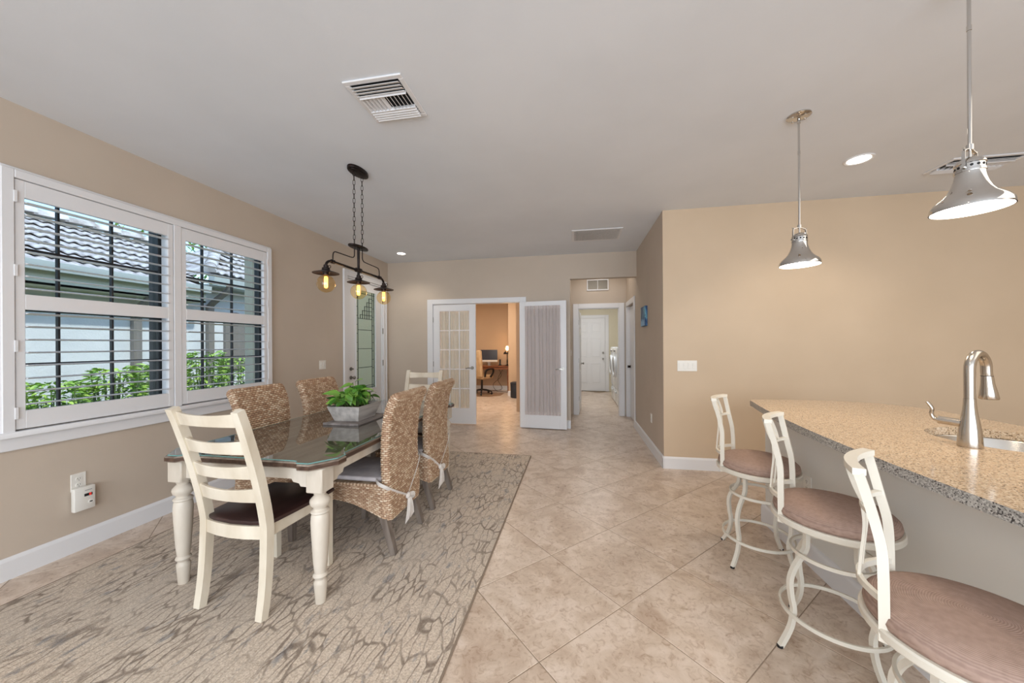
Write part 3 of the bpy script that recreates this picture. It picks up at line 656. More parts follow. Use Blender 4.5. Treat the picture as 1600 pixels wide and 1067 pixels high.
def pendant(label, x, y, zb, rotz=0):
    t_ = thing('pendant_lamp', label, 'pendant lamp', (x, y, zb), rotz, group=None)
    prof_o = [(.110, 0), (.110, .004), (.108, .020), (.098, .036), (.078, .054), (.062, .074), (.051, .098), (.044, .122), (.041, .140), (.041, .152)]
    prof_i = [(r - .003, z) for r, z in prof_o[::-1]]
    bm = B(); lathe(bm, prof_o + prof_i, n=48, cap=False); obj('lamp_shade', bm, MT['chrome'], t_, smooth=50)
    bm = B(); lathe(bm, [(.043, .150), (.043, .158), (.040, .160), (.040, .180), (.043, .182), (.042, .188), (.034, .200), (.018, .208), (.008, .210)], n=36); obj('cap', bm, MT['chrome'], t_)
    bm = B()
    for k in range(14):
        a = 2 * PI * k / 14; v = Vector((math.cos(a), math.sin(a), 0)); rod(bm, v * .039 + Vector((0, 0, .170)), v * .0408 + Vector((0, 0, .170)), .0048, n=10)
    obj('vent_holes', bm, MT['duct'], t_)
    bm = B(); sweep(bm, spline([(-.046, 0, .160), (-.046, 0, .222), (-.036, 0, .236), (0, 0, .244), (.036, 0, .236), (.046, 0, .222), (.046, 0, .160)], 5), rect(.005, .0012), up=(1, 0, 0))
    for sx in (-1, 1): rod(bm, (sx * .040, 0, .165), (sx * .058, 0, .165), .006); rod(bm, (sx * .030, 0, .236), (sx * .052, 0, .240), .003)
    rod(bm, (0, 0, .205), (0, 0, .25), .0045); obj('yoke', bm, MT['chrome'], t_)
    bm = B(); rod(bm, (0, 0, .24), (0, 0, .262), .0105); rod(bm, (0, 0, .255), (0, 0, CH - zb - .02), .0058, n=14); rod(bm, (0, 0, .72), (0, 0, .74), .0072); rod(bm, (0, 0, CH - zb - .05), (0, 0, CH - zb - .02), .009)
    obj('downrod', bm, MT['chrome'], t_)
    bm = B(); lathe(bm, [(.066, CH - zb), (.066, CH - zb - .006), (.056, CH - zb - .014), (.020, CH - zb - .022), (0, CH - zb - .023)], n=36)
    for a in (0, PI / 2, PI, 3 * PI / 2): rod(bm, (.045 * math.cos(a), .045 * math.sin(a), CH - zb - .014), (.045 * math.cos(a), .045 * math.sin(a), CH - zb - .020), .006)
    obj('ceiling_canopy', bm, MT['chrome'], t_)
    bm = B(); lathe(bm, [(.1065, .006), (0, .006)], n=40, cap=False); obj('diffuser', bm, MT['lens'], t_)
    lamp('pendant_lamp_glow', 'SPOT', (x, y, zb - .01), 12, (1, .78, .52), spot=math.radians(150), rad=.09)
    return t_
pendant('farther chrome pendant lamp over the end of the island', 1.428, 2.576, 1.872, .3)
pendant('nearer large chrome pendant lamp over the island at top right', 1.562, 1.722, 1.900, .5)

# ------------------------------------------------------------------ chandelier over the table
ch = thing('chandelier', 'dark bronze three-bulb pipe chandelier on two chains over the dining table', 'chandelier', (-1.79, 2.68, CH))
def L3(y, z, x=0): return (x, y - 2.68, z - CH)
def oval(bm, ry, rx, z0, z1, n=36): prism(bm, [(rx * math.cos(2 * PI * i / n), ry * math.sin(2 * PI * i / n)) for i in range(n)], z0 - CH, z1 - CH, .004)
bm = B(); oval(bm, .115, .062, 2.815, 2.84); oval(bm, .095, .048, 2.808, 2.818); obj('ceiling_canopy', bm, MT['dark_metal'], ch)
bm = B(); oval(bm, .115, .055, 2.186, 2.198); obj('lower_plate', bm, MT['dark_metal'], ch)
lk = B(); tube(lk, [(.0085 * math.cos(a), 0, .0115 * math.sin(a) + (.010 if math.sin(a) > 0 else -.010)) for a in [2 * PI * i / 14 + .2 for i in range(14)]], .0021, 6, closed=True, up=(0, 1, 0))
lk2 = mesh_of('chain_link', lk, MT['dark_metal'], 60)
for yc in (2.625, 2.735):
    z = 2.800; k = 0
    while z > 2.21: inst('chain_link', lk2, ch, L3(yc, z - .012), (0, 0, PI / 2 * (k % 2) + .3)); z -= .0375; k += 1
bm = B(); tube(bm, [L3(2.68, 2.19), L3(2.68, 1.96)], .0105, 12); obj('centre_pipe', bm, MT['dark_metal'], ch)
bm = B(); box(bm, -.02, .02, -.026, .026, 1.985 - CH, 2.018 - CH, .006, 2); rod(bm, L3(2.645, 2.0), L3(2.665, 2.0), .017); rod(bm, L3(2.695, 2.0), L3(2.715, 2.0), .017); obj('pipe_hub', bm, MT['dark_metal'], ch)
def elbow(sg): return spline([L3(2.68, 2.0), L3(2.68 + sg * .16, 2.0), L3(2.68 + sg * .31, 2.0), L3(2.68 + sg * .355, 1.996), L3(2.68 + sg * .385, 1.975), L3(2.68 + sg * .393, 1.945)], 5)
for sg in (-1, 1):
    bm = B(); tube(bm, elbow(sg), .0095, 12); rod(bm, L3(2.68 + sg * .305, 2.0), L3(2.68 + sg * .335, 2.0), .0155); obj('pipe_arm', bm, MT['dark_metal'], ch)
    bm = B(); tube(bm, spline([L3(2.68 + sg * .055, 2.19), L3(2.68 + sg * .055, 2.12), L3(2.68 + sg * .065, 2.098), L3(2.68 + sg * .10, 2.088), L3(2.68 + sg * .26, 2.084), L3(2.68 + sg * .30, 2.078), L3(2.68 + sg * .315, 2.055), L3(2.68 + sg * .318, 2.0)], 4), .0042, 8); obj('side_rod', bm, MT['dark_metal'], ch)
for yc in (2.287, 2.68, 3.073):
    bm = B(); lathe(bm, [(.012, 1.962), (.016, 1.958), (.016, 1.942), (.026, 1.938), (.028, 1.922), (.034, 1.918), (.060, 1.910), (.090, 1.900), (.090, 1.897), (.060, 1.906), (.03, 1.912), (.022, 1.900), (.022, 1.885), (0, 1.885)], L3(yc, CH)[:2] + (-CH,), 36)
    tube(bm, [(.030 + .010 * math.cos(a), yc - 2.68, 1.945 - CH + .010 * math.sin(a)) for a in [2 * PI * i / 10 for i in range(10)]], .0025, 6, closed=True, up=(0, 1, 0))
    sh = obj('lamp_shade', bm, MT['dark_metal'], ch)
    pr = [(.016, .072), (.020, .060), (.034, .052)] + [(.064 * math.sin(a), .064 * math.cos(a)) for a in [PI * k / 14 for k in range(3, 15)]]
    bm = B(); lathe(bm, pr, (0, yc - 2.68, 1.822 - CH), 28, cap=False); obj('bulb', bm, MT['bulb_glass'], sh, smooth=80)
    bm = B()
    for k in range(7):
        a = 2 * PI * k / 7; x, y = .011 * math.cos(a), .011 * math.sin(a); tube(bm, [(x * .7, yc - 2.68 + y * .7, 1.875 - CH), (x, yc - 2.68 + y, 1.865 - CH), (x, yc - 2.68 + y, 1.800 - CH), (x * .6, yc - 2.68 + y * .6, 1.792 - CH)], .0016, 5)
    obj('filament', bm, MT['filament'], sh)
    lamp('chandelier_glow', 'POINT', (-1.79, yc, 1.822), 1.6, (1, .68, .36), rad=.03)

# ------------------------------------------------------------------ rug
rg = obj('rug', box(B(), -2.985, -.553, .25, 4.285, 0, .011, .003), MT['rug']); tag(rg, 'large beige rug with brown branching lines and grey patches under the dining table', 'rug')
bm = B()
for a in ((-2.993, -2.983, .242, 4.293), (-.555, -.545, .242, 4.293), (-2.983, -.555, 4.283, 4.293), (-2.983, -.555, .242, .252)): box(bm, *a, 0, .0112, .003)
obj('binding', bm, MT['rug_edge'], rg)
RZ = .0117

# ------------------------------------------------------------------ dining table
TX, TY = -1.787, 2.585; hx, hy = .542, 1.015
tb = thing('dining_table', 'long dining table with dark glass-covered top and turned cream legs', 'table', (TX, TY, RZ))
def outline(inset=0):
    a, b = hx - inset, hy - inset; e = .030; q = []
    def corner(sx, sy):
        pts = [(a - e, b - .21), (a - e * .75, b - .185), (a, b - .175), (a + .0, b - .11), (a - .09, b + .0), (a - .16, b), (a - .175, b - e * .75), (a - .20, b - e)]
        return [(sx * x, sy * y) for x, y in pts]
    q += corner(1, 1) + corner(-1, 1)[::-1] + corner(-1, -1) + corner(1, -1)[::-1]
    return q
zt = .765 - RZ
bm = B(); prism(bm, outline(), zt - .034, zt, .007, mside=1, seg=3); obj('table_top', bm, [MT['table_worn_reflect'], MT['table_wood']], tb)
leg = [(.036, .59), (.030, .578), (.028, .570), (.036, .562), (.0485, .548), (.050, .535), (.046, .520), (.034, .508), (.031, .500), (.036, .494), (.045, .490), (.046, .482), (.040, .474), (.043, .466), (.0445, .455), (.046, .43), (.044, .38), (.040, .30), (.0345, .21), (.030, .170), (.028, .160), (.034, .154), (.0375, .146), (.034, .138), (.027, .130), (.0265, .122), (.033, .112), (.0325, .10), (.028, .04), (.025, .0)]
bm = B(); lathe(bm, leg[::-1], n=28); box(bm, -.048, .048, -.048, .048, .59, zt - .034, .006)
lm = mesh_of('table_leg', bm, MT['table_leg'], 40)
for sx in (-1, 1):
    for sy in (-1, 1): inst('table_leg', lm, tb, (sx * .445, sy * .925, 0))
for sy in (-1, 1):
    n = 'apron'; bm = B(); y = sy * .935; za, zb_ = zt - .034, .645
    prof = [(-.397, za), (.397, za), (.397, .612), (.345, .612), (.335, .628), (.30, .634), (.29, .650), (-.29, .650), (-.30, .634), (-.335, .628), (-.345, .612), (-.397, .612)]
    A_ = [bm.verts.new((x, y - .010, z)) for x, z in prof]; B_ = [bm.verts.new((x, y + .010, z)) for x, z in prof]
    bm.faces.new(A_); bm.faces.new(B_[::-1])
    for i in range(12): bm.faces.new((A_[i], B_[i], B_[(i + 1) % 12], A_[(i + 1) % 12]))
    bmesh.ops.recalc_face_normals(bm, faces=bm.faces); obj(n, bm, MT['table_leg'], tb)
for sx in (-1, 1):
    bm = B(); x = sx * .455; L_ = .877
    prof = [(-L_, za), (L_, za), (L_, .612), (L_ - .06, .612), (L_ - .07, .628), (L_ - .11, .634), (L_ - .12, .655), (-L_ + .12, .655), (-L_ + .11, .634), (-L_ + .07, .628), (-L_ + .06, .612), (-L_, .612)]
    A_ = [bm.verts.new((x - .010, y, z)) for y, z in prof]; B_ = [bm.verts.new((x + .010, y, z)) for y, z in prof]
    bm.faces.new(A_); bm.faces.new(B_[::-1])
    for i in range(12): bm.faces.new((A_[i], B_[i], B_[(i + 1) % 12], A_[(i + 1) % 12]))
    bmesh.ops.recalc_face_normals(bm, faces=bm.faces); obj('apron', bm, MT['table_leg'], tb)
bm = B(); prism(bm, outline(.010), .7655, .7725, .001, mside=1, seg=1)
gt = obj('glass_table_cover', bm, [MT['table_glass'], MT['glass_edge']]); gt.location = (TX, TY, 0); tag(gt, 'clear glass sheet lying on the dining table top', 'glass sheet')

# planter
tray = thing('wooden_tray', 'flat grey wooden tray on the glass-topped table under the planter', 'tray', (-1.738, 2.57, .7727))
obj('board', box(B(), -.148, .148, -.205, .205, 0, .012, .002), MT['tray'], tray)
bm = B()
for sy in (-1, 1): box(bm, -.148, .148, sy * .200 - .006, sy * .200 + .006, .012, .018, .002)
obj('end_cleat', bm, MT['tray'], tray)
PZ = .7850
pl = thing('planter_box', 'whitewashed wooden trough planter on the grey tray', 'planter', (-1.755, 2.575, PZ + .0003), 0.03)
bm = B(); a = [(-.10, -.12), (.10, -.12), (.10, .12), (-.10, .12)]; bb = [(-.135, -.165), (.135, -.165), (.135, .165), (-.135, .165)]; th_ = .012
def ring(pts, z, s=0): return [bm.verts.new((x - math.copysign(s, x), y - math.copysign(s, y), z)) for x, y in pts]
r0, r1, r2, r3 = ring(a, 0), ring(bb, .118), ring(bb, .118, th_), ring(a, .02, th_)
bm.faces.new(r0[::-1]); bm.faces.new(r3)
for p, q in ((r0, r1), (r1, r2), (r2, r3)):
    for i in range(4): bm.faces.new((p[i], p[(i + 1) % 4], q[(i + 1) % 4], q[i]))
bmesh.ops.recalc_face_normals(bm, faces=bm.faces); obj('trough', bm, MT['planter'], pl, smooth=20)
obj('soil', prism(B(), [(-.115, -.14), (.115, -.14), (.115, .14), (-.115, .14)], .085, .098), MT['soil'], pl)
pt = thing('pothos_plant', 'leafy green pothos growing in the wooden planter on the table', 'plant', (-1.755, 2.575, PZ + .098))
def leaf_mesh(L, W_, curl):
    bm = B(); n = 7; rows = []
    for i in range(n + 1):
        u = i / n; wd = W_ * (math.sin(PI * min(1, u * 1.02) ** .75) ** .9) * (1 - .15 * u) if 0 < u < 1 else (.10 * W_ if u == 0 else 0)
        if u == 0: wd = W_ * .35
        z = -curl * u * u * L; rows.append([bm.verts.new((u * L - (.12 * L if abs(s) == 1 and u == 0 else 0), s * wd, z - .22 * abs(s) * 0 + abs(s) * wd * .28)) for s in (-1, -.5, 0, .5, 1)] if wd > 0 else [bm.verts.new((u * L, 0, z))])
    for r0, r1 in zip(rows, rows[1:]):
        if len(r1) == 5:
            for k in range(4): bm.faces.new((r0[k], r0[k + 1], r1[k + 1], r1[k]))
        else:
            for k in range(4): bm.faces.new((r0[k], r0[k + 1], r1[0]))
    return mesh_of('leaf', bm, MT['leaf'], 80)
lms = [leaf_mesh(.085, .030, .35), leaf_mesh(.070, .027, .15), leaf_mesh(.095, .030, .6)]
stems = B()
for k in range(120):
    a = rnd.uniform(0, 2 * PI); rr = abs(rnd.gauss(0, .6)); rr = min(rr, 1.15)
    tip = Vector((.105 * rr * math.cos(a) - .01, .155 * rr * math.sin(a), .03 + .115 * (1 - .55 * rr) * rnd.uniform(.35, 1.15)))
    if k % 11 == 0: tip.z += .05
    b0 = Vector((tip.x * .45, tip.y * .45, -.002))
    tube(stems, spline([b0, (b0 + tip) / 2 + Vector((0, 0, .03)), tip], 4), .0016, 5)
    o = inst('leaf', lms[k % 3], pt, tip, (rnd.uniform(-.8, .8), rnd.uniform(-.7, .9), a + rnd.uniform(-1.1, 1.1)), (1, 1, 1) if rr < .9 else (1.1, 1.1, 1.1))
tube(stems, spline([(.05, .08, 0), (.09, .13, .07), (.11, .17, .05), (.115, .165, .01), (.10, .15, .02)], 6), .0018, 5)
obj('stems', stems, MT['stem'], pt)

# ------------------------------------------------------------------ ladder-back chairs
def ladder_chair(label, loc, rotz):
    t_ = thing('ladder_back_chair', label, 'chair', loc, rotz, group='cream ladder-back chairs at the table ends')
    cw = MT['cream_wood']
    for sx in (-1, 1):
        x = sx * .198
        pts = spline([(x, -.235, 0), (x, -.212, .16), (x * .99, -.20, .38), (x * .985, -.205, .50), (x * .995, -.25, .72), (x * 1.01, -.315, .95), (x * 1.02, -.352, 1.058)], 4)
        bm = B(); sweep(bm, pts, rect(.020, .019), up=(0, 1, 0), scale=[1.0 + .12 * math.sin(PI * i / (len(pts) - 1)) for i in range(len(pts))]); obj('back_post', bm, cw, t_)
        bm = B(); sweep(bm, [(sx * .195, .215, .445), (sx * .195, .218, .2), (sx * .196, .222, 0)], rect(.020, .020), up=(0, 1, 0), scale=[1.05, .95, .8]); obj('front_leg', bm, cw, t_)
    def yb(z): 
        return -.205 if z < .5 else (-.205 - (z - .5) * .205 if z < .72 else (-.25 - (z - .72) * .283))
    for z0, z1 in ((.972, 1.042), (.832, .905), (.700, .775), (.575, .652)):
        bm = B(); n = 12; rows = []
        for i in range(n + 1):
            u = i / n * 2 - 1; x = u * .186; bow = -.030 * (1 - u * u); zz0 = z0 - .004 * (1 - u * u) * -1; zz1 = z1 - .010 * (1 - u * u) * (1 if z0 < .9 else 1)
            rows.append([bm.verts.new((x, yb(z) + bow + dy, z)) for z, dy in ((zz0, -.009), (zz0, .009), (zz1, .009), (zz1, -.009))])
        for p, q in zip(rows, rows[1:]):
            for k in range(4): bm.faces.new((p[k], p[(k + 1) % 4], q[(k + 1) % 4], q[k]))
        bm.faces.new(rows[0][::-1]); bm.faces.new(rows[-1]); bmesh.ops.recalc_face_normals(bm, faces=bm.faces)
        bmesh.ops.bevel(bm, geom=[e for e in bm.edges if abs(e.verts[0].co.x - e.verts[1].co.x) > .01 and e.is_manifold], offset=.003, segments=1, affect='EDGES')
        obj('back_slat', bm, cw, t_)
    bm = B(); pts = [(-.215 + .002, -.195), (-.225, -.05), (-.235, .16), (-.228, .235), (0, .252), (.228, .235), (.235, .16), (.225, -.05), (.213, -.195), (.12, -.222), (0, -.232), (-.12, -.222)]
    prism(bm, pts, .452, .474, .006, seg=2); obj('seat', bm, MT['seat_wood'], t_, label='dark brown polished wooden seat')
    bm = B(); box(bm, -.20, -.178, -.19, .20, .385, .451, .002); box(bm, .178, .20, -.19, .20, .385, .451, .002); box(bm, -.178, .178, .195, .217, .385, .451, .002)
    sweep(bm, [(-.18, -.205, .418), (-.09, -.222, .418), (0, -.228, .418), (.09, -.222, .418), (.18, -.205, .418)], rect(.010, .033)); obj('seat_rail', bm, cw, t_)
    return t_
lc = ladder_chair('cream ladder-back chair with dark seat at the near end of the table', (-1.728, 1.742, RZ), math.radians(-3))
o = copy_tree(lc); o.location = (-1.745, 3.57, RZ); o.rotation_euler = (0, 0, PI + .03); o['label'] = 'cream ladder-back chair at the far end of the table, mostly hidden'

# ------------------------------------------------------------------ woven seagrass chairs
def rr_pts(a, b, r, n):
    """n points evenly spaced round a rounded rectangle: (x, y, nx, ny, s)"""
    segs = []; straight = [2 * (b - r), 2 * (a - r)] * 2; arc = PI / 2 * r; per = sum(straight) + 4 * arc; out = []
    cs = [(a - r, -(b - r), 0), (a - r, b - r, 0), (-(a - r), b - r, 0), (-(a - r), -(b - r), 0)]
    for i in range(n):
        s = per * i / n; q = s
        # side +x upwards
        if q < straight[0]: out.append((a, -(b - r) + q, 1, 0, s)); continue
        q -= straight[0]
        if q < arc: t = q / r; out.append((a - r + r * math.cos(t), b - r + r * math.sin(t), math.cos(t), math.sin(t), s)); continue
        q -= arc
        if q < straight[1]: out.append((a - r - q, b, 0, 1, s)); continue
        q -= straight[1]
        if q < arc: t = PI / 2 + q / r; out.append((-(a - r) + r * math.cos(t), b - r + r * math.sin(t), math.cos(t), math.sin(t), s)); continue
        q -= arc
        if q < straight[2]: out.append((-a, b - r - q, -1, 0, s)); continue
        q -= straight[2]
        if q < arc: t = PI + q / r; out.append((-(a - r) + r * math.cos(t), -(b - r) + r * math.sin(t), math.cos(t), math.sin(t), s)); continue
        q -= arc
        if q < straight[3]: out.append((-(a - r) + q, -b, 0, -1, s)); continue
        q -= straight[3]; t = 1.5 * PI + q / r; out.append((a - r + r * math.cos(t), -(b - r) + r * math.sin(t), math.cos(t), math.sin(t), s))
    return out, per
def hsh(i, j): 
    x = math.sin(i * 12.9898 + j * 78.233) * 43758.5453; return x - math.floor(x)
def weave(rings, per, name, parent, rowh, strand=.028, amp=.0085, sub=5):
    """rings: list of (points, v) ; each ring a list of (pos Vector, normal Vector, s)"""
    n = len(rings[0][0]); verts = []; vals = []; cells = round(per / strand)
    for ring_, v in rings:
        row = v / rowh; ri = math.floor(row + 1e-6); fr = row - ri; bu = math.sin(PI * fr) ** .6 if fr > 1e-6 else 0
        for p, nn, s in ring_:
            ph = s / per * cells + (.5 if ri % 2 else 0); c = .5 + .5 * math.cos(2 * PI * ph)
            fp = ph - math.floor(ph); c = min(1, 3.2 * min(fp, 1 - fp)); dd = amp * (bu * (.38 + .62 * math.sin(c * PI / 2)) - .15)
            verts.append(p + nn * dd); k = hsh(ri, math.floor(ph)); vals.append((.36 + .62 * k) * (.10 if bu < .05 and ring_ is not rings[-1][0] else 1) * (.45 if c < .35 else 1))  # grooves between rows darkened: gap shade painted into the strand values
    faces = []
    for i in range(len(rings) - 1):
        for j in range(n): faces.append((i * n + j, i * n + (j + 1) % n, (i + 1) * n + (j + 1) % n, (i + 1) * n + j))
    faces.append(tuple(reversed(range(n)))); faces.append(tuple((len(rings) - 1) * n + j for j in range(n)))
    me = bpy.data.meshes.new(name); me.from_pydata([tuple(v) for v in verts], [], faces); me.materials.append(MT['weave'])
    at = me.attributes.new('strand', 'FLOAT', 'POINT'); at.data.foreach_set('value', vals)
    me.polygons.foreach_set('use_smooth', [True] * len(me.polygons)); me.update()
    o = bpy.data.objects.new(name, me); C.objects.link(o); o.parent = parent; return o
def wicker_chair(label, loc, rotz):
    """faces +x"""
    t_ = thing('woven_dining_chair', label, 'chair', loc, rotz, group='woven seagrass chairs along the table')
    spine = spline([(-.215, .215), (-.214, .30), (-.208, .45), (-.202, .60), (-.206, .75), (-.228, .90), (-.268, 1.0), (-.300, 1.035)], 12)
    spine = [Vector((p.x, 0, p.y)) if False else Vector((p[0], 0, p[1])) for p in [(q.x, q.y) for q in [Vector((a_.x, a_.y)) for a_ in spine]]]
    # resample evenly
    def resample(P, step):
        L = [0]
        for a_, b_ in zip(P, P[1:]): L.append(L[-1] + (b_ - a_).length)
        n = int(L[-1] / step); out = []; j = 0
        for i in range(n + 1):
            s = L[-1] * i / n
            while j < len(L) - 2 and L[j + 1] < s: j += 1
            k = (s - L[j]) / max(1e-9, L[j + 1] - L[j]); out.append(P[j].lerp(P[j + 1], k))
        return out, L[-1] / n
    rowh = .0145; sub = 5; P, st = resample(spine, rowh / sub); nS = 250; rings = []
    for i, p in enumerate(P):
        tn = (P[min(i + 1, len(P) - 1)] - P[max(i - 1, 0)]).normalized(); nx = Vector((tn.z, 0, -tn.x)); u = i / (len(P) - 1)
        a = .027 * max(.12, (1 - max(0, (u - .955) / .045) ** 2)) ** .5; b = .232 - .022 * math.sin(PI * min(1, u * 1.1)) * .5 - (.03 * max(0, (.12 - u) / .12) ** 2) - (.020 * max(0, (u - .965) / .035) ** 2)
        pts, per = rr_pts(a, b, min(.022, a * .95), nS)
        rings.append(([(p + nx * x + Vector((0, y, 0)), (nx * mx + Vector((0, my, 0))), s) for x, y, mx, my, s in pts], i * rowh / sub))
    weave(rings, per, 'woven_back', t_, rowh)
    rings = []; nr = 14; nS = 400; pts, per = rr_pts(.235, .228, .035, nS)
    for i in range(nr * sub + 1):
        v = i / (nr * sub)
        R_ = []
        for x, y, mx, my, s in pts:
            # arched lower edge: deep at the back, shallow in front
            back = .225 + .11 * math.sin(min(1, max(0, (x + .235) / .47)) * PI * .62) ** 1.1
            zb = back if abs(y) > .19 else (back if x > 0 else .225) + .05 * (1 - (y / .228) ** 2) * (1 if x > .1 else .8)
            z = zb + (.447 - zb) * v; R_.append((Vector((x + .012, y, z)), Vector((mx, my, 0)), s))
        rings.append((R_, i * rowh / sub))
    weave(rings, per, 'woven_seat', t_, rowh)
    # braided rope edge of the seat
    pp, pe = rr_pts(.240, .233, .035, 150); me_v = []; bm = B()
    tube(bm, [(x + .012, y, .450 + .0018 * math.sin(i * 2.1)) for i, (x, y, a_, b_, s) in enumerate(pp)], .0085, 7, closed=True)
    e_ = obj('seat_edge_braid', bm, MT['weave'], t_); at = e_.data.attributes.new('strand', 'FLOAT', 'POINT')
    at.data.foreach_set('value', [.95 if (i // 7) % 2 else .15 for i in range(len(e_.data.vertices))])
    for sx, x0, xf in ((1, .205, .215), (-1, -.185, -.262)):
        for sy in (-1, 1):
            bm = B(); sweep(bm, [(x0, sy * .195, .34), (x0, sy * .197, .25), (xf, sy * .205, 0)], rect(.024, .024), up=(0, 1, 0), scale=[1, 1, .72]); obj('leg', bm, MT['grey_leg'], t_)
    return t_
def cushion(label, loc, rotz, ties, grp):
    t_ = thing('seat_cushion', label, 'cushion', loc, rotz, group=grp)
    bm = B(); prism(bm, [(x, y) for x, y, *_ in rr_pts(.205, .205, .04, 60)[0]], 0, .030, .013, seg=3); obj('pad', bm, MT['cushion'], t_)
    return t_
def cushion_ties(t_, rot):
    """ribbon round the back post; local: chair faces +x, z=0 at seat top (.4585 above the floor)"""
    def rib(pts, w_): bm = B(); sweep(bm, spline(pts, 6), rect(w_, .0012), up=(0, 0, 1)); return bm
    # flat ribbons: side axis vertical => use sections tall in b
    def tie(pts, w_): bm = B(); sweep(bm, spline(pts, 6), rect(.0014, w_), up=(0, 0, 1)); return bm
    kz = -.165; kx = -.268; ky = rot
    obj('tie', tie([(-.16, .210, .018), (-.20, .252, .014), (-.252, .250, -.010), (-.266, .15, -.075), (kx, ky + .02, kz + .01)], .0125), MT['ribbon'], t_)
    obj('tie', tie([(-.16, -.210, .022), (-.19, -.254, .045), (-.250, -.250, .050), (-.264, -.18, -.02), (kx, ky - .02, kz + .01)], .0105), MT['ribbon'], t_)
    bm = B(); bmesh.ops.create_icosphere(bm, subdivisions=2, radius=1, matrix=Matrix.Translation((kx - .006, ky, kz)) @ Matrix.Diagonal((.016, .028, .024, 1))); obj('knot', bm, MT['ribbon'], t_)
    bm = B()
    sweep(bm, spline([(kx - .008, ky - .01, kz), (kx - .022, ky - .045, kz - .002), (kx - .020, ky - .055, kz - .035), (kx - .008, ky - .015, kz - .012)], 5), rect(.0014, .014)); obj('bow_loop', bm, MT['ribbon'], t_)
    for dy, ln in ((.030, .17), (-.045, .16)):
        bm = B(); n_ = 6; rows = []
        for k in range(n_ + 1):
            u = k / n_; w2 = .008 + .012 * u; y = ky + dy * u ** .7; x = kx - .012 - .006 * math.sin(PI * u); z = kz - ln * u
            rows.append([bm.verts.new((x + .005 * q, y + w2 * q, z - (.012 * q if k == n_ else 0))) for q in (-1, 0, 1)])
        for p, q in zip(rows, rows[1:]):
            for k in (0, 1): bm.faces.new((p[k], p[k + 1], q[k + 1], q[k]))
        ex_ = bmesh.ops.extrude_face_region(bm, geom=bm.faces[:]); bmesh.ops.translate(bm, vec=(-.0015, 0, 0), verts=[v for v in ex_['geom'] if isinstance(v, bmesh.types.BMVert)]); bmesh.ops.recalc_face_normals(bm, faces=bm.faces)
        obj('tie_end', bm, MT['ribbon'], t_)
specs = [(-1.430, 2.320, PI, 'woven seagrass chair, nearer of the two on the right of the table'), (-1.430, 2.955, PI, 'woven seagrass chair, farther of the two on the right of the table'),
         (-2.170, 2.350, 0, 'woven seagrass chair by the window, nearer one with its back to the shutters'), (-2.170, 2.985, 0, 'woven seagrass chair, farther of the two along the window side')]
wc = None
cl_ = ['greyish lavender cushion with white ties on the nearer right woven chair', 'greyish cushion tied with white ribbon on the farther right woven chair', 'grey cushion on the woven chair nearest the window', 'grey cushion on the farther window-side woven chair']
for i, (x, y, rz, lb) in enumerate(specs):
    if wc is None: wc = o = wicker_chair(lb, (x, y, RZ + .001), rz)
    else: o = copy_tree(wc); o.location = (x, y, RZ + .001); o.rotation_euler = (0, 0, rz); o['label'] = lb
    cu = cushion(cl_[i], (x + (.022 if rz == 0 else -.022), y, RZ + .4595), rz, None, 'cushions on the woven chairs')
    if rz: cushion_ties(cu, -.012 if i == 0 else .02)

# ------------------------------------------------------------------ kitchen island
isl = thing('kitchen_island', 'white panelled breakfast-bar base below the stone counter', 'island', (1.9, 1.4, 0))
ip_ = B(); box(ip_, 1.42, 1.46, -.6, 2.995, 0, .8795, .001); box(ip_, 2.21, 2.25, -.6, 2.995, 0, .8795, .001); box(ip_, 1.46, 2.21, 2.955, 2.995, 0, .8795, .001); box(ip_, 1.46, 2.21, -.6, -.56, 0, .8795, .001)
obj('island_panel', ip_, base('island_white_paint', (226, 223, 216), .5), isl, True)
bm = B()
prof = [(1.42, 0), (1.398, 0), (1.398, .115), (1.404, .125), (1.41, .132), (1.42, .135)]
A_ = [bm.verts.new((x, -.6, z)) for x, z in prof]; B_ = [bm.verts.new((x, 3.017, z)) for x, z in prof]
for i in range(5): bm.faces.new((A_[i], A_[i + 1], B_[i + 1], B_[i]))
bm.faces.new(A_); bm.faces.new(B_); box(bm, 1.40, 2.25, 2.995, 3.017, 0, .132, .004); bmesh.ops.recalc_face_normals(bm, faces=bm.faces)
obj('island_baseboard', bm, MT['trim'], isl, True)
def front(y): return 1.150 + .073 * (y - 1.4) ** 2
ol = [(front(y), y) for y in [-.6 + .12 * k for k in range(31)]]     # up to y=3.0
ol += [(1.345, 3.06), (1.385, 3.115), (1.46, 3.135), (1.80, 3.150), (2.02, 3.125), (2.20, 3.05), (2.31, 2.93), (2.35, 2.78), (2.34, 2.4), (2.34, -.6)]
ct = thing('stone_countertop', 'beige speckled stone bar counter with a curved front edge', 'countertop', (1.8, 1.4, .88))
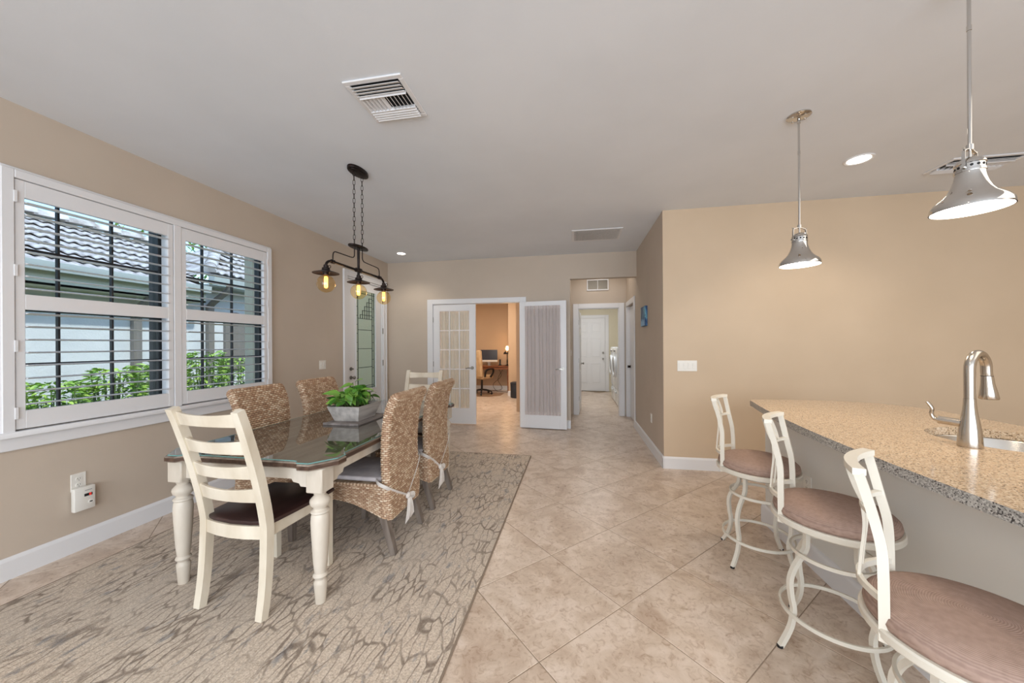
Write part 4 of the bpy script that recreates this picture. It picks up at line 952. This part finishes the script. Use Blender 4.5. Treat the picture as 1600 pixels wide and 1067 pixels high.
# top with a round sink cut-out, built as a triangulated sheet
def slab(bm, outer, holes, z0, z1):
    for z, flip in ((z1, False), (z0, True)):
        t2 = bmesh.new(); es = []
        for loop in [outer] + holes:
            vs = [t2.verts.new((x, y, z)) for x, y in loop]; es += [t2.edges.new((vs[i], vs[(i + 1) % len(vs)])) for i in range(len(vs))]
        bmesh.ops.triangle_fill(t2, edges=es, use_beauty=True, use_dissolve=False)
        bmesh.ops.recalc_face_normals(t2, faces=t2.faces)
        for f in t2.faces:
            if (f.normal.z < 0) != flip: f.normal_flip()
        join(bm, t2, mi=0)
    for li, loop in enumerate([outer] + holes):
        a_ = [bm.verts.new((x, y, z0)) for x, y in loop]; b_ = [bm.verts.new((x, y, z1)) for x, y in loop]; n = len(loop)
        for i in range(n): bm.faces.new((a_[i], a_[(i + 1) % n], b_[(i + 1) % n], b_[i])).material_index = 1 if li == 0 else 2
    bmesh.ops.remove_doubles(bm, verts=bm.verts, dist=1e-5)
SXc, SYc, SR = 1.955, 1.985, .262
hole = [(SXc + SR * math.cos(2 * PI * i / 64), SYc + SR * math.sin(2 * PI * i / 64)) for i in range(64)]
bm = B(); slab(bm, ol, [hole], .880, .920); bmesh.ops.recalc_face_normals(bm, faces=bm.faces)
obj('counter_slab', bm, [MT['quartz'], MT['quartz_edge_sheen'], MT['quartz']], ct, True, smooth=30)
# island body must not fill the sink: the basin hangs in a steel shell
sk = thing('round_sink', 'round stainless steel bar sink sunk into the counter', 'sink', (SXc, SYc, .88))
bm = B(); lathe(bm, [(SR + .012, -.0005), (SR + .001, -.0005), (SR - .004, -.006), (SR - .006, -.13), (SR - .03, -.16), (.03, -.17), (.03, -.18), (0, -.18)], n=64, cap=False); obj('basin', bm, MT['steel'], sk, smooth=60)
bm = B(); lathe(bm, [(.04, -.1695), (.036, -.166), (.012, -.168), (0, -.168)], n=24, cap=False); obj('drain', bm, MT['chrome'], sk)
fx, fy = 1.662, 1.838; fa = math.atan2(.45, .9)
fc = thing('kitchen_faucet', 'brushed nickel pull-down faucet standing beside the round sink', 'faucet', (fx, fy, .9203), fa)
bm = B(); lathe(bm, [(.036, 0), (.037, .004), (.0355, .03), (.033, .07), (.027, .115), (.021, .155), (.0185, .19), (.0182, .207)], n=36); obj('faucet_body', bm, MT['steel'], fc, smooth=60)
bm = B(); pts = [(0, 0, .208), (0, 0, .30)] + [(.062 - .062 * math.cos(a), 0, .33 + .068 * math.sin(a)) for a in [PI * k / 16 for k in range(0, 16)]] + [(.124, 0, .318), (.128, 0, .300)]
tube(bm, pts, .0172, 20, up=(0, 1, 0)); obj('spout', bm, MT['steel'], fc, smooth=60)
bm = B(); sweep(bm, [(.1275, 0, .302), (.129, 0, .295), (.133, 0, .265), (.139, 0, .225), (.141, 0, .202), (.141, 0, .197)], circ(1, 24), up=(0, 1, 0), scale=[.0172, .0185, .0205, .0265, .0295, .0275]); obj('spray_head', bm, MT['steel'], fc, smooth=60)
ring_ = B(); tube(ring_, [(.0178 * math.cos(a) + .1278, .0178 * math.sin(a), .300) for a in [2 * PI * i / 20 for i in range(20)]], .0012, 5, closed=True); obj('seam_ring', ring_, MT['black'], fc)
bm = B(); rod(bm, (0, .0, .095), (-.012, .088, .100), .0165, .0175, 20); obj('valve_stub', bm, MT['steel'], fc)
bm = B(); sweep(bm, spline([(-.012, .085, .100), (-.014, .100, .104), (-.018, .108, .125), (-.022, .104, .150), (-.028, .118, .178)], 6), [(.010 * math.cos(2 * PI * i / 12), .006 * math.sin(2 * PI * i / 12)) for i in range(12)], scale=[1.5 - .9 * abs(math.sin(i * .09)) * 0 - .02 * i for i in range(25)]); obj('lever_handle', bm, MT['steel'], fc, smooth=60)

# ------------------------------------------------------------------ bar stools
def stool(label, x, y, rot_leg, rot_seat):
    """seat faces +x before rotation"""
    t_ = thing('bar_stool', label, 'stool', (x, y, 0), rot_seat, group='cream metal bar stools at the island')
    cm = MT['cream_metal']; dr = rot_leg - rot_seat
    def rt_(p): return (p[0] * math.cos(dr) - p[1] * math.sin(dr), p[0] * math.sin(dr) + p[1] * math.cos(dr), p[2])
    for k in range(4):
        a = PI / 4 + k * PI / 2; ca, sa = math.cos(a), math.sin(a)
        pts = [rt_((r * ca, r * sa, z)) for r, z in [(q.x, q.y) for q in [Vector((v.x, v.y)) for v in spline([(.118, .548, 0), (.118, .47, 0), (.128, .43, 0), (.172, .36, 0), (.192, .30, 0), (.188, .23, 0), (.178, .17, 0), (.192, .09, 0), (.238, .004, 0)], 5)]]]
        rad = rt_((-sa, ca, 0)); bm = B(); sweep(bm, pts, rect(.0095, .0095), up=rad)
        lg = obj('leg', bm, cm, t_); e = rt_((.239 * ca, .239 * sa, 0)); bm = B(); rod(bm, (e[0], e[1], 0), (e[0], e[1], .010), .0125); obj('foot_glide', bm, MT['black'], lg)
    for r, z, n_ in ((.150, .418, 'upper_ring'), (.192, .150, 'foot_ring')):
        bm = B(); sweep(bm, [(r * math.cos(a), r * math.sin(a), z) for a in [2 * PI * i / 60 for i in range(60)]], rect(.0045, .008), closed=True); obj(n_, bm, cm, t_)
    bm = B(); lathe(bm, [(.0, .535), (.155, .535), (.155, .541), (.0, .541)], n=4 * 8, cap=False); rod(bm, (0, 0, .541), (0, 0, .562), .10, n=24); obj('swivel_plate', bm, MT['nickel'], t_)
    bm = B(); lathe(bm, [(.19, .560), (.222, .560), (.226, .565), (.226, .583), (.222, .588), (.19, .588)], n=56, cap=True); obj('seat_ring', bm, cm, t_)
    bm = B(); lathe(bm, [(0, .584), (.205, .584), (.213, .590), (.217, .604), (.213, .622), (.198, .637), (.165, .647), (.10, .654), (0, .657)], n=56, cap=False); obj('seat_cushion_pad', bm, MT['cord'], t_, smooth=60, label='round padded seat in taupe corded fabric')
    # back: two bowed posts, window panel on top, lower bowed rail, twin inner bars
    def post(sy):
        return spline([(-.162, sy * .138, .552), (-.163, sy * .140, .65), (-.164, sy * .136, .73), (-.168, sy * .124, .80), (-.182, sy * .118, .87), (-.200, sy * .126, .95), (-.212, sy * .134, .998)], 5)
    for sy in (-1, 1):
        bm = B(); sweep(bm, post(sy), rect(.006, .0115), up=(1, 0, 0)); obj('back_post', bm, cm, t_)
        bm = B(); box(bm, -.176, -.150, sy * .138 - .010, sy * .138 + .010, .550, .575, .003); obj('post_bracket', bm, cm, t_)
    def bowrail(yh, x0, xb, z, sec, n=10): return [(x0 - (xb) * (1 - (u * u)), u * yh, z) for u in [i / n * 2 - 1 for i in range(n + 1)]]
    bm = B(); sweep(bm, bowrail(.140, -.210, .030, 1.004, None), rect(.015, .009)); obj('top_rail', bm, cm, t_)
    bm = B(); sweep(bm, bowrail(.116, -.184, .030, .884, None), rect(.008, .006)); obj('window_rail', bm, cm, t_)
    bm = B(); sweep(bm, bowrail(.138, -.163, .062, .662, None), rect(.006, .009)); obj('lower_rail', bm, cm, t_)
    for sy in (-1, 1):
        bm = B(); sweep(bm, spline([(-.220, sy * .040, .664), (-.214, sy * .040, .74), (-.208, sy * .036, .82), (-.213, sy * .034, .884)], 4), rect(.0035, .012), up=(1, 0, 0) if False else (0, 1, 0)); obj('inner_bar', bm, cm, t_)
    for sy in (-1, 1):
        bm = B(); cy_ = sy * .036; sweep(bm, [(-.226 - .018 * math.sin(a), cy_ + .030 * math.cos(a), .944 + .052 * math.sin(a)) for a in [2 * PI * i / 24 for i in range(24)]], rect(.004, .006), closed=True, up=(1, 0, 0)); obj('window_scroll', bm, cm, t_)
    return t_
stool('farthest bar stool, round taupe seat, beside the tip of the counter', 1.133, 2.485, math.radians(-12), math.radians(-34))
stool('middle bar stool with round taupe seat at the island', 1.134, 1.820, math.radians(-35), math.radians(-37))
stool('nearest bar stool, cut off by the bottom right of the photo', 1.040, 1.135, math.radians(-30), math.radians(-39))

# ------------------------------------------------------------------ office
dk = thing('writing_desk', 'orange-brown wooden desk against the far office wall', 'desk', (-2.45, 10.15, 0))
obj('desk_top', box(B(), -3.10, -1.86, 9.85, 10.43, .735, .765, .004), MT['desk_wood'], dk, True)
for x in (-3.05, -1.91):
    for y in (9.90, 10.38): obj('leg', sweep(B(), [(x, y, .735), (x, y, .4), (x, y, 0)], rect(.028, .028), scale=[1, .85, .6], up=(0, 1, 0)), MT['desk_wood'], dk, True)
obj('apron', box(B(), -3.03, -1.93, 9.88, 9.90, .66, .735, .002), MT['desk_wood'], dk, True)
mo = thing('computer_monitor', 'dark computer monitor with silver chin on the desk', 'monitor', (-2.52, 10.1, .765))
obj('screen', box(B(), -.25, .25, -.015, .015, .16, .46, .006), MT['screen'], mo); obj('chin', box(B(), -.25, .25, -.016, .016, .10, .16, .006), MT['white_plastic'], mo)
bm = B(); box(bm, -.04, .04, 0, .02, .008, .12, .003); box(bm, -.10, .10, -.06, .08, 0, .008, .002); obj('stand', bm, MT['steel'], mo); mo.rotation_euler = (0, 0, .12)
lp = thing('desk_lamp', 'lit table lamp with a glass shade at the right end of the desk', 'lamp', (-1.97, 10.08, .765))
bm = B(); lathe(bm, [(.07, 0), (.072, .012), (.03, .025), (.012, .05), (.016, .12), (.010, .20), (.012, .30), (.008, .36), (0, .36)], n=24); obj('lamp_base', bm, MT['dark_metal'], lp)
bm = B(); lathe(bm, [(.115, .33), (.10, .38), (.055, .42), (.02, .435)], n=28, cap=False); obj('lamp_shade', bm, MT['dark_metal'], lp)
bm = B(); lathe(bm, [(.02, .44), (.042, .47), (.045, .51), (.03, .56), (0, .57)], n=20); obj('glass_globe', bm, MT['lamp_glow'], lp)
lamp('desk_lamp_glow', 'POINT', (-1.97, 10.02, 1.27), 5, (1, .62, .28), rad=.05)
ph = thing('desk_telephone', 'small black cordless telephone upright on the desk', 'telephone', (-2.17, 10.0, .765)); obj('cradle', box(B(), -.04, .04, -.04, .04, 0, .03, .005), MT['black'], ph); obj('handset', sweep(B(), [(0, .01, .02), (0, .02, .10), (0, .025, .18)], rect(.022, .012), up=(0, 1, 0)), MT['black'], ph)
oc = thing('office_chair', 'beige high-backed office chair on casters by the desk', 'office chair', (-2.58, 9.50, .0045), math.radians(65))
bm = B(); prism(bm, [(x, y) for x, y, *_ in rr_pts(.25, .25, .08, 48)[0]], .43, .53, .03, seg=3); obj('seat', bm, MT['beige_fabric'], oc)
bm = B(); prism(bm, [(x, y) for x, y, *_ in rr_pts(.05, .25, .045, 40)[0]], 0, .72, .03, seg=3); o = obj('backrest', bm, MT['beige_fabric'], oc); o.location = (-.25, 0, .50); o.rotation_euler = (0, -.1, 0)
for sy in (-1, 1):
    bm = B(); sweep(bm, spline([(-.20, sy * .28, .50), (-.18, sy * .30, .66), (-.05, sy * .30, .70), (.12, sy * .30, .69), (.14, sy * .29, .60), (.05, sy * .27, .48)], 5), rect(.016, .022)); obj('armrest', bm, MT['black'], oc)
bm = B(); rod(bm, (0, 0, .12), (0, 0, .43), .028); obj('gas_post', bm, MT['black'], oc)
bm = B()
for k in range(5):
    a = 2 * PI * k / 5; sweep(bm, [(0, 0, .13), (.15 * math.cos(a), .15 * math.sin(a), .11), (.30 * math.cos(a), .30 * math.sin(a), .075)], rect(.022, .016), scale=[1.2, 1, .7])
obj('star_base', bm, MT['black'], oc)
cst = B(); rod(cst, (0, -.02, .026), (0, .02, .026), .026, n=16); box(cst, -.012, .012, -.008, .008, .03, .068)
cm_ = mesh_of('caster', cst, MT['black'])
for k in range(5): a = 2 * PI * k / 5; inst('caster', cm_, oc, (.29 * math.cos(a), .29 * math.sin(a), 0), (0, 0, a))
mt = obj('chair_mat', prism(B(), [(-3.2, 9.02), (-2.25, 9.02), (-2.0, 9.25), (-2.0, 9.8), (-3.2, 9.8)], 0.0002, .004), MT['mat']); tag(mt, 'flat vinyl chair mat on the office floor', 'mat')
ot = thing('round_ottoman', 'dark blue round storage ottoman on the office floor', 'ottoman', (-1.48, 9.06, 0))
bm = B(); lathe(bm, [(.20, 0), (.205, .01), (.205, .33), (.202, .335)], n=36); obj('drum', bm, MT['dark_blue'], ot); bm = B(); lathe(bm, [(.208, .337), (.21, .35), (.208, .385), (.19, .395), (0, .40)], n=36); obj('lid', bm, MT['dark_blue'], ot)
bm = B(); tube(bm, spline([(-2.35, 10.36, .74), (-2.2, 10.3, .45), (-2.42, 10.2, .2), (-2.3, 10.1, .02), (-2.1, 10.0, .012), (-1.9, 9.9, .012)], 8), .006, 6); tube(bm, spline([(-2.1, 10.38, .72), (-2.3, 10.3, .35), (-2.15, 10.2, .08), (-2.4, 10.1, .012)], 8), .006, 6)
tag(obj('power_cables', bm, MT['black']), 'black power cables hanging under the office desk', 'cable')

# ------------------------------------------------------------------ laundry machines
def washer(label, y0):
    """front faces -x; body x .86..1.58"""
    t_ = thing('front_load_washer', label, 'washing machine', (1.23, y0 + .34, 0), 0, 'white front-loading laundry machines')
    x0, x1 = -.35, .36; bm = B(); box(bm, x0, x1, -.335, .335, .36, 1.30, .025, 3); obj('cabinet', bm, MT['appliance'], t_)
    bm = B(); box(bm, x0 + .01, x1, -.335, .335, .012, .352, .02, 3); obj('pedestal_drawer', bm, MT['appliance'], t_)
    bm = B(); box(bm, x0 - .006, x0 + .01, -.30, .30, 1.17, 1.27, .006); obj('control_panel', bm, MT['white_plastic'], t_)
    bm = B(); rod(bm, (x0 - .006, 0, 1.22), (x0 - .04, 0, 1.22), .035, .03, 24); obj('dial', bm, MT['nickel'], t_)
    bm = B(); tube(bm, [(x0 - .022, .215 * math.cos(a), .86 + .215 * math.sin(a)) for a in [2 * PI * i / 40 for i in range(40)]], .034, 10, closed=True, up=(1, 0, 0)); obj('door_ring', bm, MT['appliance'], t_)
    bm = B(); sweep(bm, [(x0 - .055, 0, .86), (x0 - .050, 0, .86), (x0 - .03, 0, .86), (x0 - .005, 0, .86)], circ(1, 32), up=(0, 0, 1), scale=[.06, .12, .18, .19]); obj('door_glass', bm, MT['screen'], t_)
    bm = B(); box(bm, x0 - .02, x0 + .01, -.14, .14, .27, .30, .006); obj('drawer_pull', bm, MT['appliance'], t_)
    bm = B(); box(bm, x0 + .03, x1 - .02, -.31, .31, 0, .013); obj('plinth', bm, MT['duct'], t_)
    return t_
washer('white front-load laundry machine nearest the laundry doorway', 7.93)
wz = washer('white front-load laundry machine farther from the doorway, behind the first', 8.66)

# ------------------------------------------------------------------ outside the window
gr = obj('ground', box(B(), -14, XL - .21, -4, 16, -.35, -.20), MT['grass']); tag(gr, kind='structure')
hs = thing('neighbour_house', 'white stucco neighbouring house with a grey tiled roof outside the window', 'house', (-7.2, 4, -.2))
HW = -7.05
obj('wall', box(B(), HW - 1.8, HW, -1.5, 12.5, -.2, 2.52), MT['stucco'], hs, True)
bm = B(); box(bm, HW - .05, -6.66, -1.5, 5.35, 2.17, 2.20); box(bm, -6.69, -6.66, -1.5, 5.35, 2.17, 2.34); obj('soffit', bm, base('cream_soffit', (206, 206, 190), .7), hs, True)
bm = B(); sweep(bm, [(-6.60, -1.5, 2.40), (-6.60, 5.35, 2.40)], [(-.06, -.06), (.06, -.06), (.075, .03), (.075, .06), (-.06, .06)], up=(0, 0, 1)); obj('gutter', bm, MT['gutter'], hs, True)
rf = obj('roof', prism(B(), [(0, 0), (.01, 0), (.01, .01), (0, .01)], 0, .001), base('roof_base_gap_shade', (84, 80, 78), .9), hs);  # base colour darkened to paint the shade in gaps under tile edges
bm = B(); v = [bm.verts.new(p) for p in [(-6.62, -1.5, 2.40), (-6.62, 5.35, 2.40), (-8.82, 6.2, 3.52), (-8.82, -1.5, 3.52), (-6.62, -1.5, 2.36), (-6.62, 5.35, 2.36), (-8.82, 6.2, 3.48), (-8.82, -1.5, 3.48)]]
for f in ((0, 1, 2, 3), (7, 6, 5, 4), (0, 4, 5, 1), (1, 5, 6, 2), (2, 6, 7, 3), (3, 7, 4, 0)): bm.faces.new([v[i] for i in f])
bmesh.ops.recalc_face_normals(bm, faces=bm.faces); bm.transform(Matrix.Translation(-ORG[hs.name])); me = rf.data; bm.to_mesh(me); bm.free()
# S-profile roof tiles
tw, tl_ = .30, .31
tm = B(); nn_ = 16; rows = []
for v_, lift in ((0, .050), (1, .002)):
    rows.append([tm.verts.new((tw * i / nn_, tl_ * 1.12 * v_, .016 * math.sin(4 * PI * i / nn_) + lift)) for i in range(nn_ + 1)])
for p, q in zip(rows, rows[1:]):
    for i in range(nn_): tm.faces.new((p[i], p[i + 1], q[i + 1], q[i]))
ex_ = bmesh.ops.extrude_face_region(tm, geom=tm.faces[:]); bmesh.ops.translate(tm, vec=(0, 0, -.014), verts=[v for v in ex_['geom'] if isinstance(v, bmesh.types.BMVert)]); bmesh.ops.recalc_face_normals(tm, faces=tm.faces)
tile2 = mesh_of('roof_tile', tm, MT['rooftile'], 30)
pitch = math.atan2(1.12, 2.2); so = Vector((-6.60, 0, 2.415)); ds = Vector((-math.cos(pitch), 0, math.sin(pitch))); og = ORG[hs.name]
cnt = 0
for r in range(8):
    for k in range(26):
        y = 1.6 + k * tw
        if y > 5.15 + r * .10 or cnt >= 190: break
        o = inst('roof_tile', tile2, rf, so + ds * (r * tl_ - .03) + Vector((0, y, 0)) - og); X_ = Vector((0, 1, 0)); Y_ = ds; Z_ = X_.cross(Y_); mm_ = Matrix((X_, Y_, Z_)).transposed()
        if Z_.z < 0: pass
        o.rotation_euler = mm_.to_euler(); cnt += 1
rd = B()
for k in range(14):
    y = 1.4 + k * .36; sweep(rd, [(-8.80, y, 3.56), (-8.80, y + .40, 3.585)], [(.11 * math.cos(a), .11 * math.sin(a)) for a in [PI * i / 8 for i in range(9)]], scale=[.9, 1.05])
obj('ridge_cap', rd, MT['rooftile'], rf, True)
# second, taller wing beyond
bm = B(); box(bm, HW - .05, -6.66, 5.4, 12.5, 2.50, 2.53); obj('soffit', bm, MT['gutter'], hs, True)
bm = B(); sweep(bm, [(-6.60, 5.40, 2.62), (-6.60, 12.5, 2.62)], [(-.06, -.07), (.06, -.07), (.075, .03), (.075, .07), (-.06, .07)], up=(0, 0, 1)); obj('gutter', bm, MT['gutter'], hs, True)
rf2 = B(); v = [rf2.verts.new(p) for p in [(-6.62, 5.38, 2.70), (-6.62, 12.5, 2.70), (-8.82, 12.5, 3.95), (-8.82, 7.4, 3.95), (-8.82, 5.38, 2.70)]]
rf2.faces.new((v[0], v[1], v[2], v[3])); rf2.faces.new((v[0], v[3], v[4]))
wing = obj('roof', rf2, MT['rooftile'], hs, True); pitch2 = math.atan2(1.25, 2.2); ds2 = Vector((-math.cos(pitch2), 0, math.sin(pitch2)))
for r in range(7):
    for k in range(12):
        y = 5.45 + r * .31 + k * tw
        if y > 9.2 or cnt >= 296: break
        o = inst('roof_tile', tile2, wing, Vector((-6.60, y, 2.715)) + ds2 * (r * tl_ - .03) - og); X_ = Vector((0, 1, 0)); mm_ = Matrix((X_, ds2, X_.cross(ds2))).transposed(); o.rotation_euler = mm_.to_euler(); cnt += 1
hp = B()
for k in range(9):
    u0, u1 = k / 9, (k + 1.15) / 9; p0 = Vector((-6.62, 5.38, 2.74)).lerp(Vector((-8.82, 7.4, 3.99)), u0); p1 = Vector((-6.62, 5.38, 2.74)).lerp(Vector((-8.82, 7.4, 3.99)), u1); sweep(hp, [p0, p1], [(.10 * math.cos(a), .10 * math.sin(a)) for a in [PI * i / 8 for i in range(9)]], scale=[1.05, .9])
obj('ridge_cap', hp, MT['rooftile'], wing, True)
def spout(y, zt_):
    bm = B(); sweep(bm, spline([(-6.62, y + .06, zt_), (-6.64, y + .06, zt_ - .10), (-6.92, y, zt_ - .34), (-7.0, y, zt_ - .42)], 4), rect(.045, .03), up=(1, 0, 0)); sweep(bm, [(-7.0, y, zt_ - .40), (-7.0, y, -.15)], rect(.055, .035), up=(1, 0, 0)); return obj('downspout', bm, MT['downspout'], hs, True)
spout(4.53, 2.36); spout(5.70, 2.56)
bm = B(); prof = [(6.0, .9), (6.45, .9), (6.45, 1.85)] + [(6.225 + .225 * math.cos(a), 1.85 + .225 * math.sin(a)) for a in [PI * i / 12 for i in range(1, 12)]] + [(6.0, 1.85)]
A_ = [bm.verts.new((HW + .004, y, z)) for y, z in prof]; B_ = [bm.verts.new((HW + .06, y, z)) for y, z in prof]; bm.faces.new(B_)
for i in range(len(prof)): bm.faces.new((A_[i], A_[(i + 1) % len(prof)], B_[(i + 1) % len(prof)], B_[i]))
obj('arched_recess', bm, MT['downspout'], hs, True)
def bush(label, x, y, h, rx, ry, n):
    t_ = thing('garden_bush', label, 'bush', (x, y, -.2), group='green bushes outside the window'); r_ = random.Random(int(y * 100)); fb = B(); sb = B()
    for k in range(26):
        a = r_.uniform(0, 2 * PI); q = r_.uniform(.2, 1); tip = Vector((rx * q * math.cos(a), ry * q * math.sin(a), h * r_.uniform(.6, 1.0)))
        pts = spline([(tip.x * .2, tip.y * .2, 0), (tip.x * .7, tip.y * .7, h * .45), tuple(tip)], 4); tube(sb, pts, .006, 5)
    for k in range(n):
        a = r_.uniform(0, 2 * PI); q = r_.uniform(.3, 1) ** .5; z = h * (r_.uniform(.15, 1.0)); f_ = 1 - .35 * (z / h) ** 3
        p = Vector((rx * q * math.cos(a) * f_, ry * q * math.sin(a) * f_, z)); yaw = a + r_.uniform(-.8, .8); pi_ = r_.uniform(-.5, .5)
        L_, W_ = r_.uniform(.07, .12), r_.uniform(.014, .022); mx = Matrix.Translation(p) @ Matrix.Rotation(yaw, 4, 'Z') @ Matrix.Rotation(pi_, 4, 'Y') @ Matrix.Rotation(r_.uniform(-.6, .6), 4, 'X')
        q_ = [fb.verts.new(mx @ Vector(c)) for c in ((0, 0, 0), (L_ * .35, W_, .006), (L_ * .7, W_ * .8, .002), (L_, 0, -.012), (L_ * .7, -W_ * .8, .002), (L_ * .35, -W_, .006), (L_ * .5, 0, -.004))]
        for i in range(6): fb.faces.new((q_[i], q_[(i + 1) % 6], q_[6]))
    o = obj('foliage', fb, MT['bush'], t_, smooth=80, kind='stuff'); obj('stems', sb, MT['stem'], t_)
bs = [(2.35, .95), (2.95, 1.18), (3.5, 1.30), (4.05, 1.34), (4.6, 1.48), (5.15, 1.38), (5.75, 1.42), (6.4, 1.42)]
lbs = ['lowest leafy bush at the left end of the window', 'second bush from the left outside the window', 'third bush from the left, before the white wall', 'bush left of the first downspout', 'tall bush behind the window mullion', 'bush in front of the second downspout', 'bush below the arched recess', 'farthest bush along the neighbouring wall']
for (y, h), lb in zip(bs, lbs): bush(lb, -5.75, y, h, .30, .27, 1100)
# tree crown far beyond the roofs
tt_ = thing('distant_tree', 'pale green tree rising behind the neighbouring roof', 'tree', (-11.5, 8.6, -.2)); r_ = random.Random(3); fb = B()
for k in range(900):
    a = r_.uniform(0, 2 * PI); b_ = math.acos(r_.uniform(-1, 1)); q = r_.uniform(.5, 1); p = Vector((1.5 * q * math.sin(b_) * math.cos(a), 1.5 * q * math.sin(b_) * math.sin(a), 4.5 + 1.0 * q * math.cos(b_)))
    mx = Matrix.Translation(p) @ Matrix.Rotation(r_.uniform(0, 6), 4, 'Z') @ Matrix.Rotation(r_.uniform(-1, 1), 4, 'Y'); q_ = [fb.verts.new(mx @ Vector(c)) for c in ((0, 0, 0), (.09, .04, 0), (.2, 0, 0), (.09, -.04, 0))]; fb.faces.new(q_)
obj('foliage', fb, MT['bush'], tt_, kind='stuff'); bm = B(); tube(bm, [(0, 0, 0), (.05, 0, 2.2), (0, .1, 4.4)], .10, 8); obj('trunk', bm, MT['downspout'], tt_)
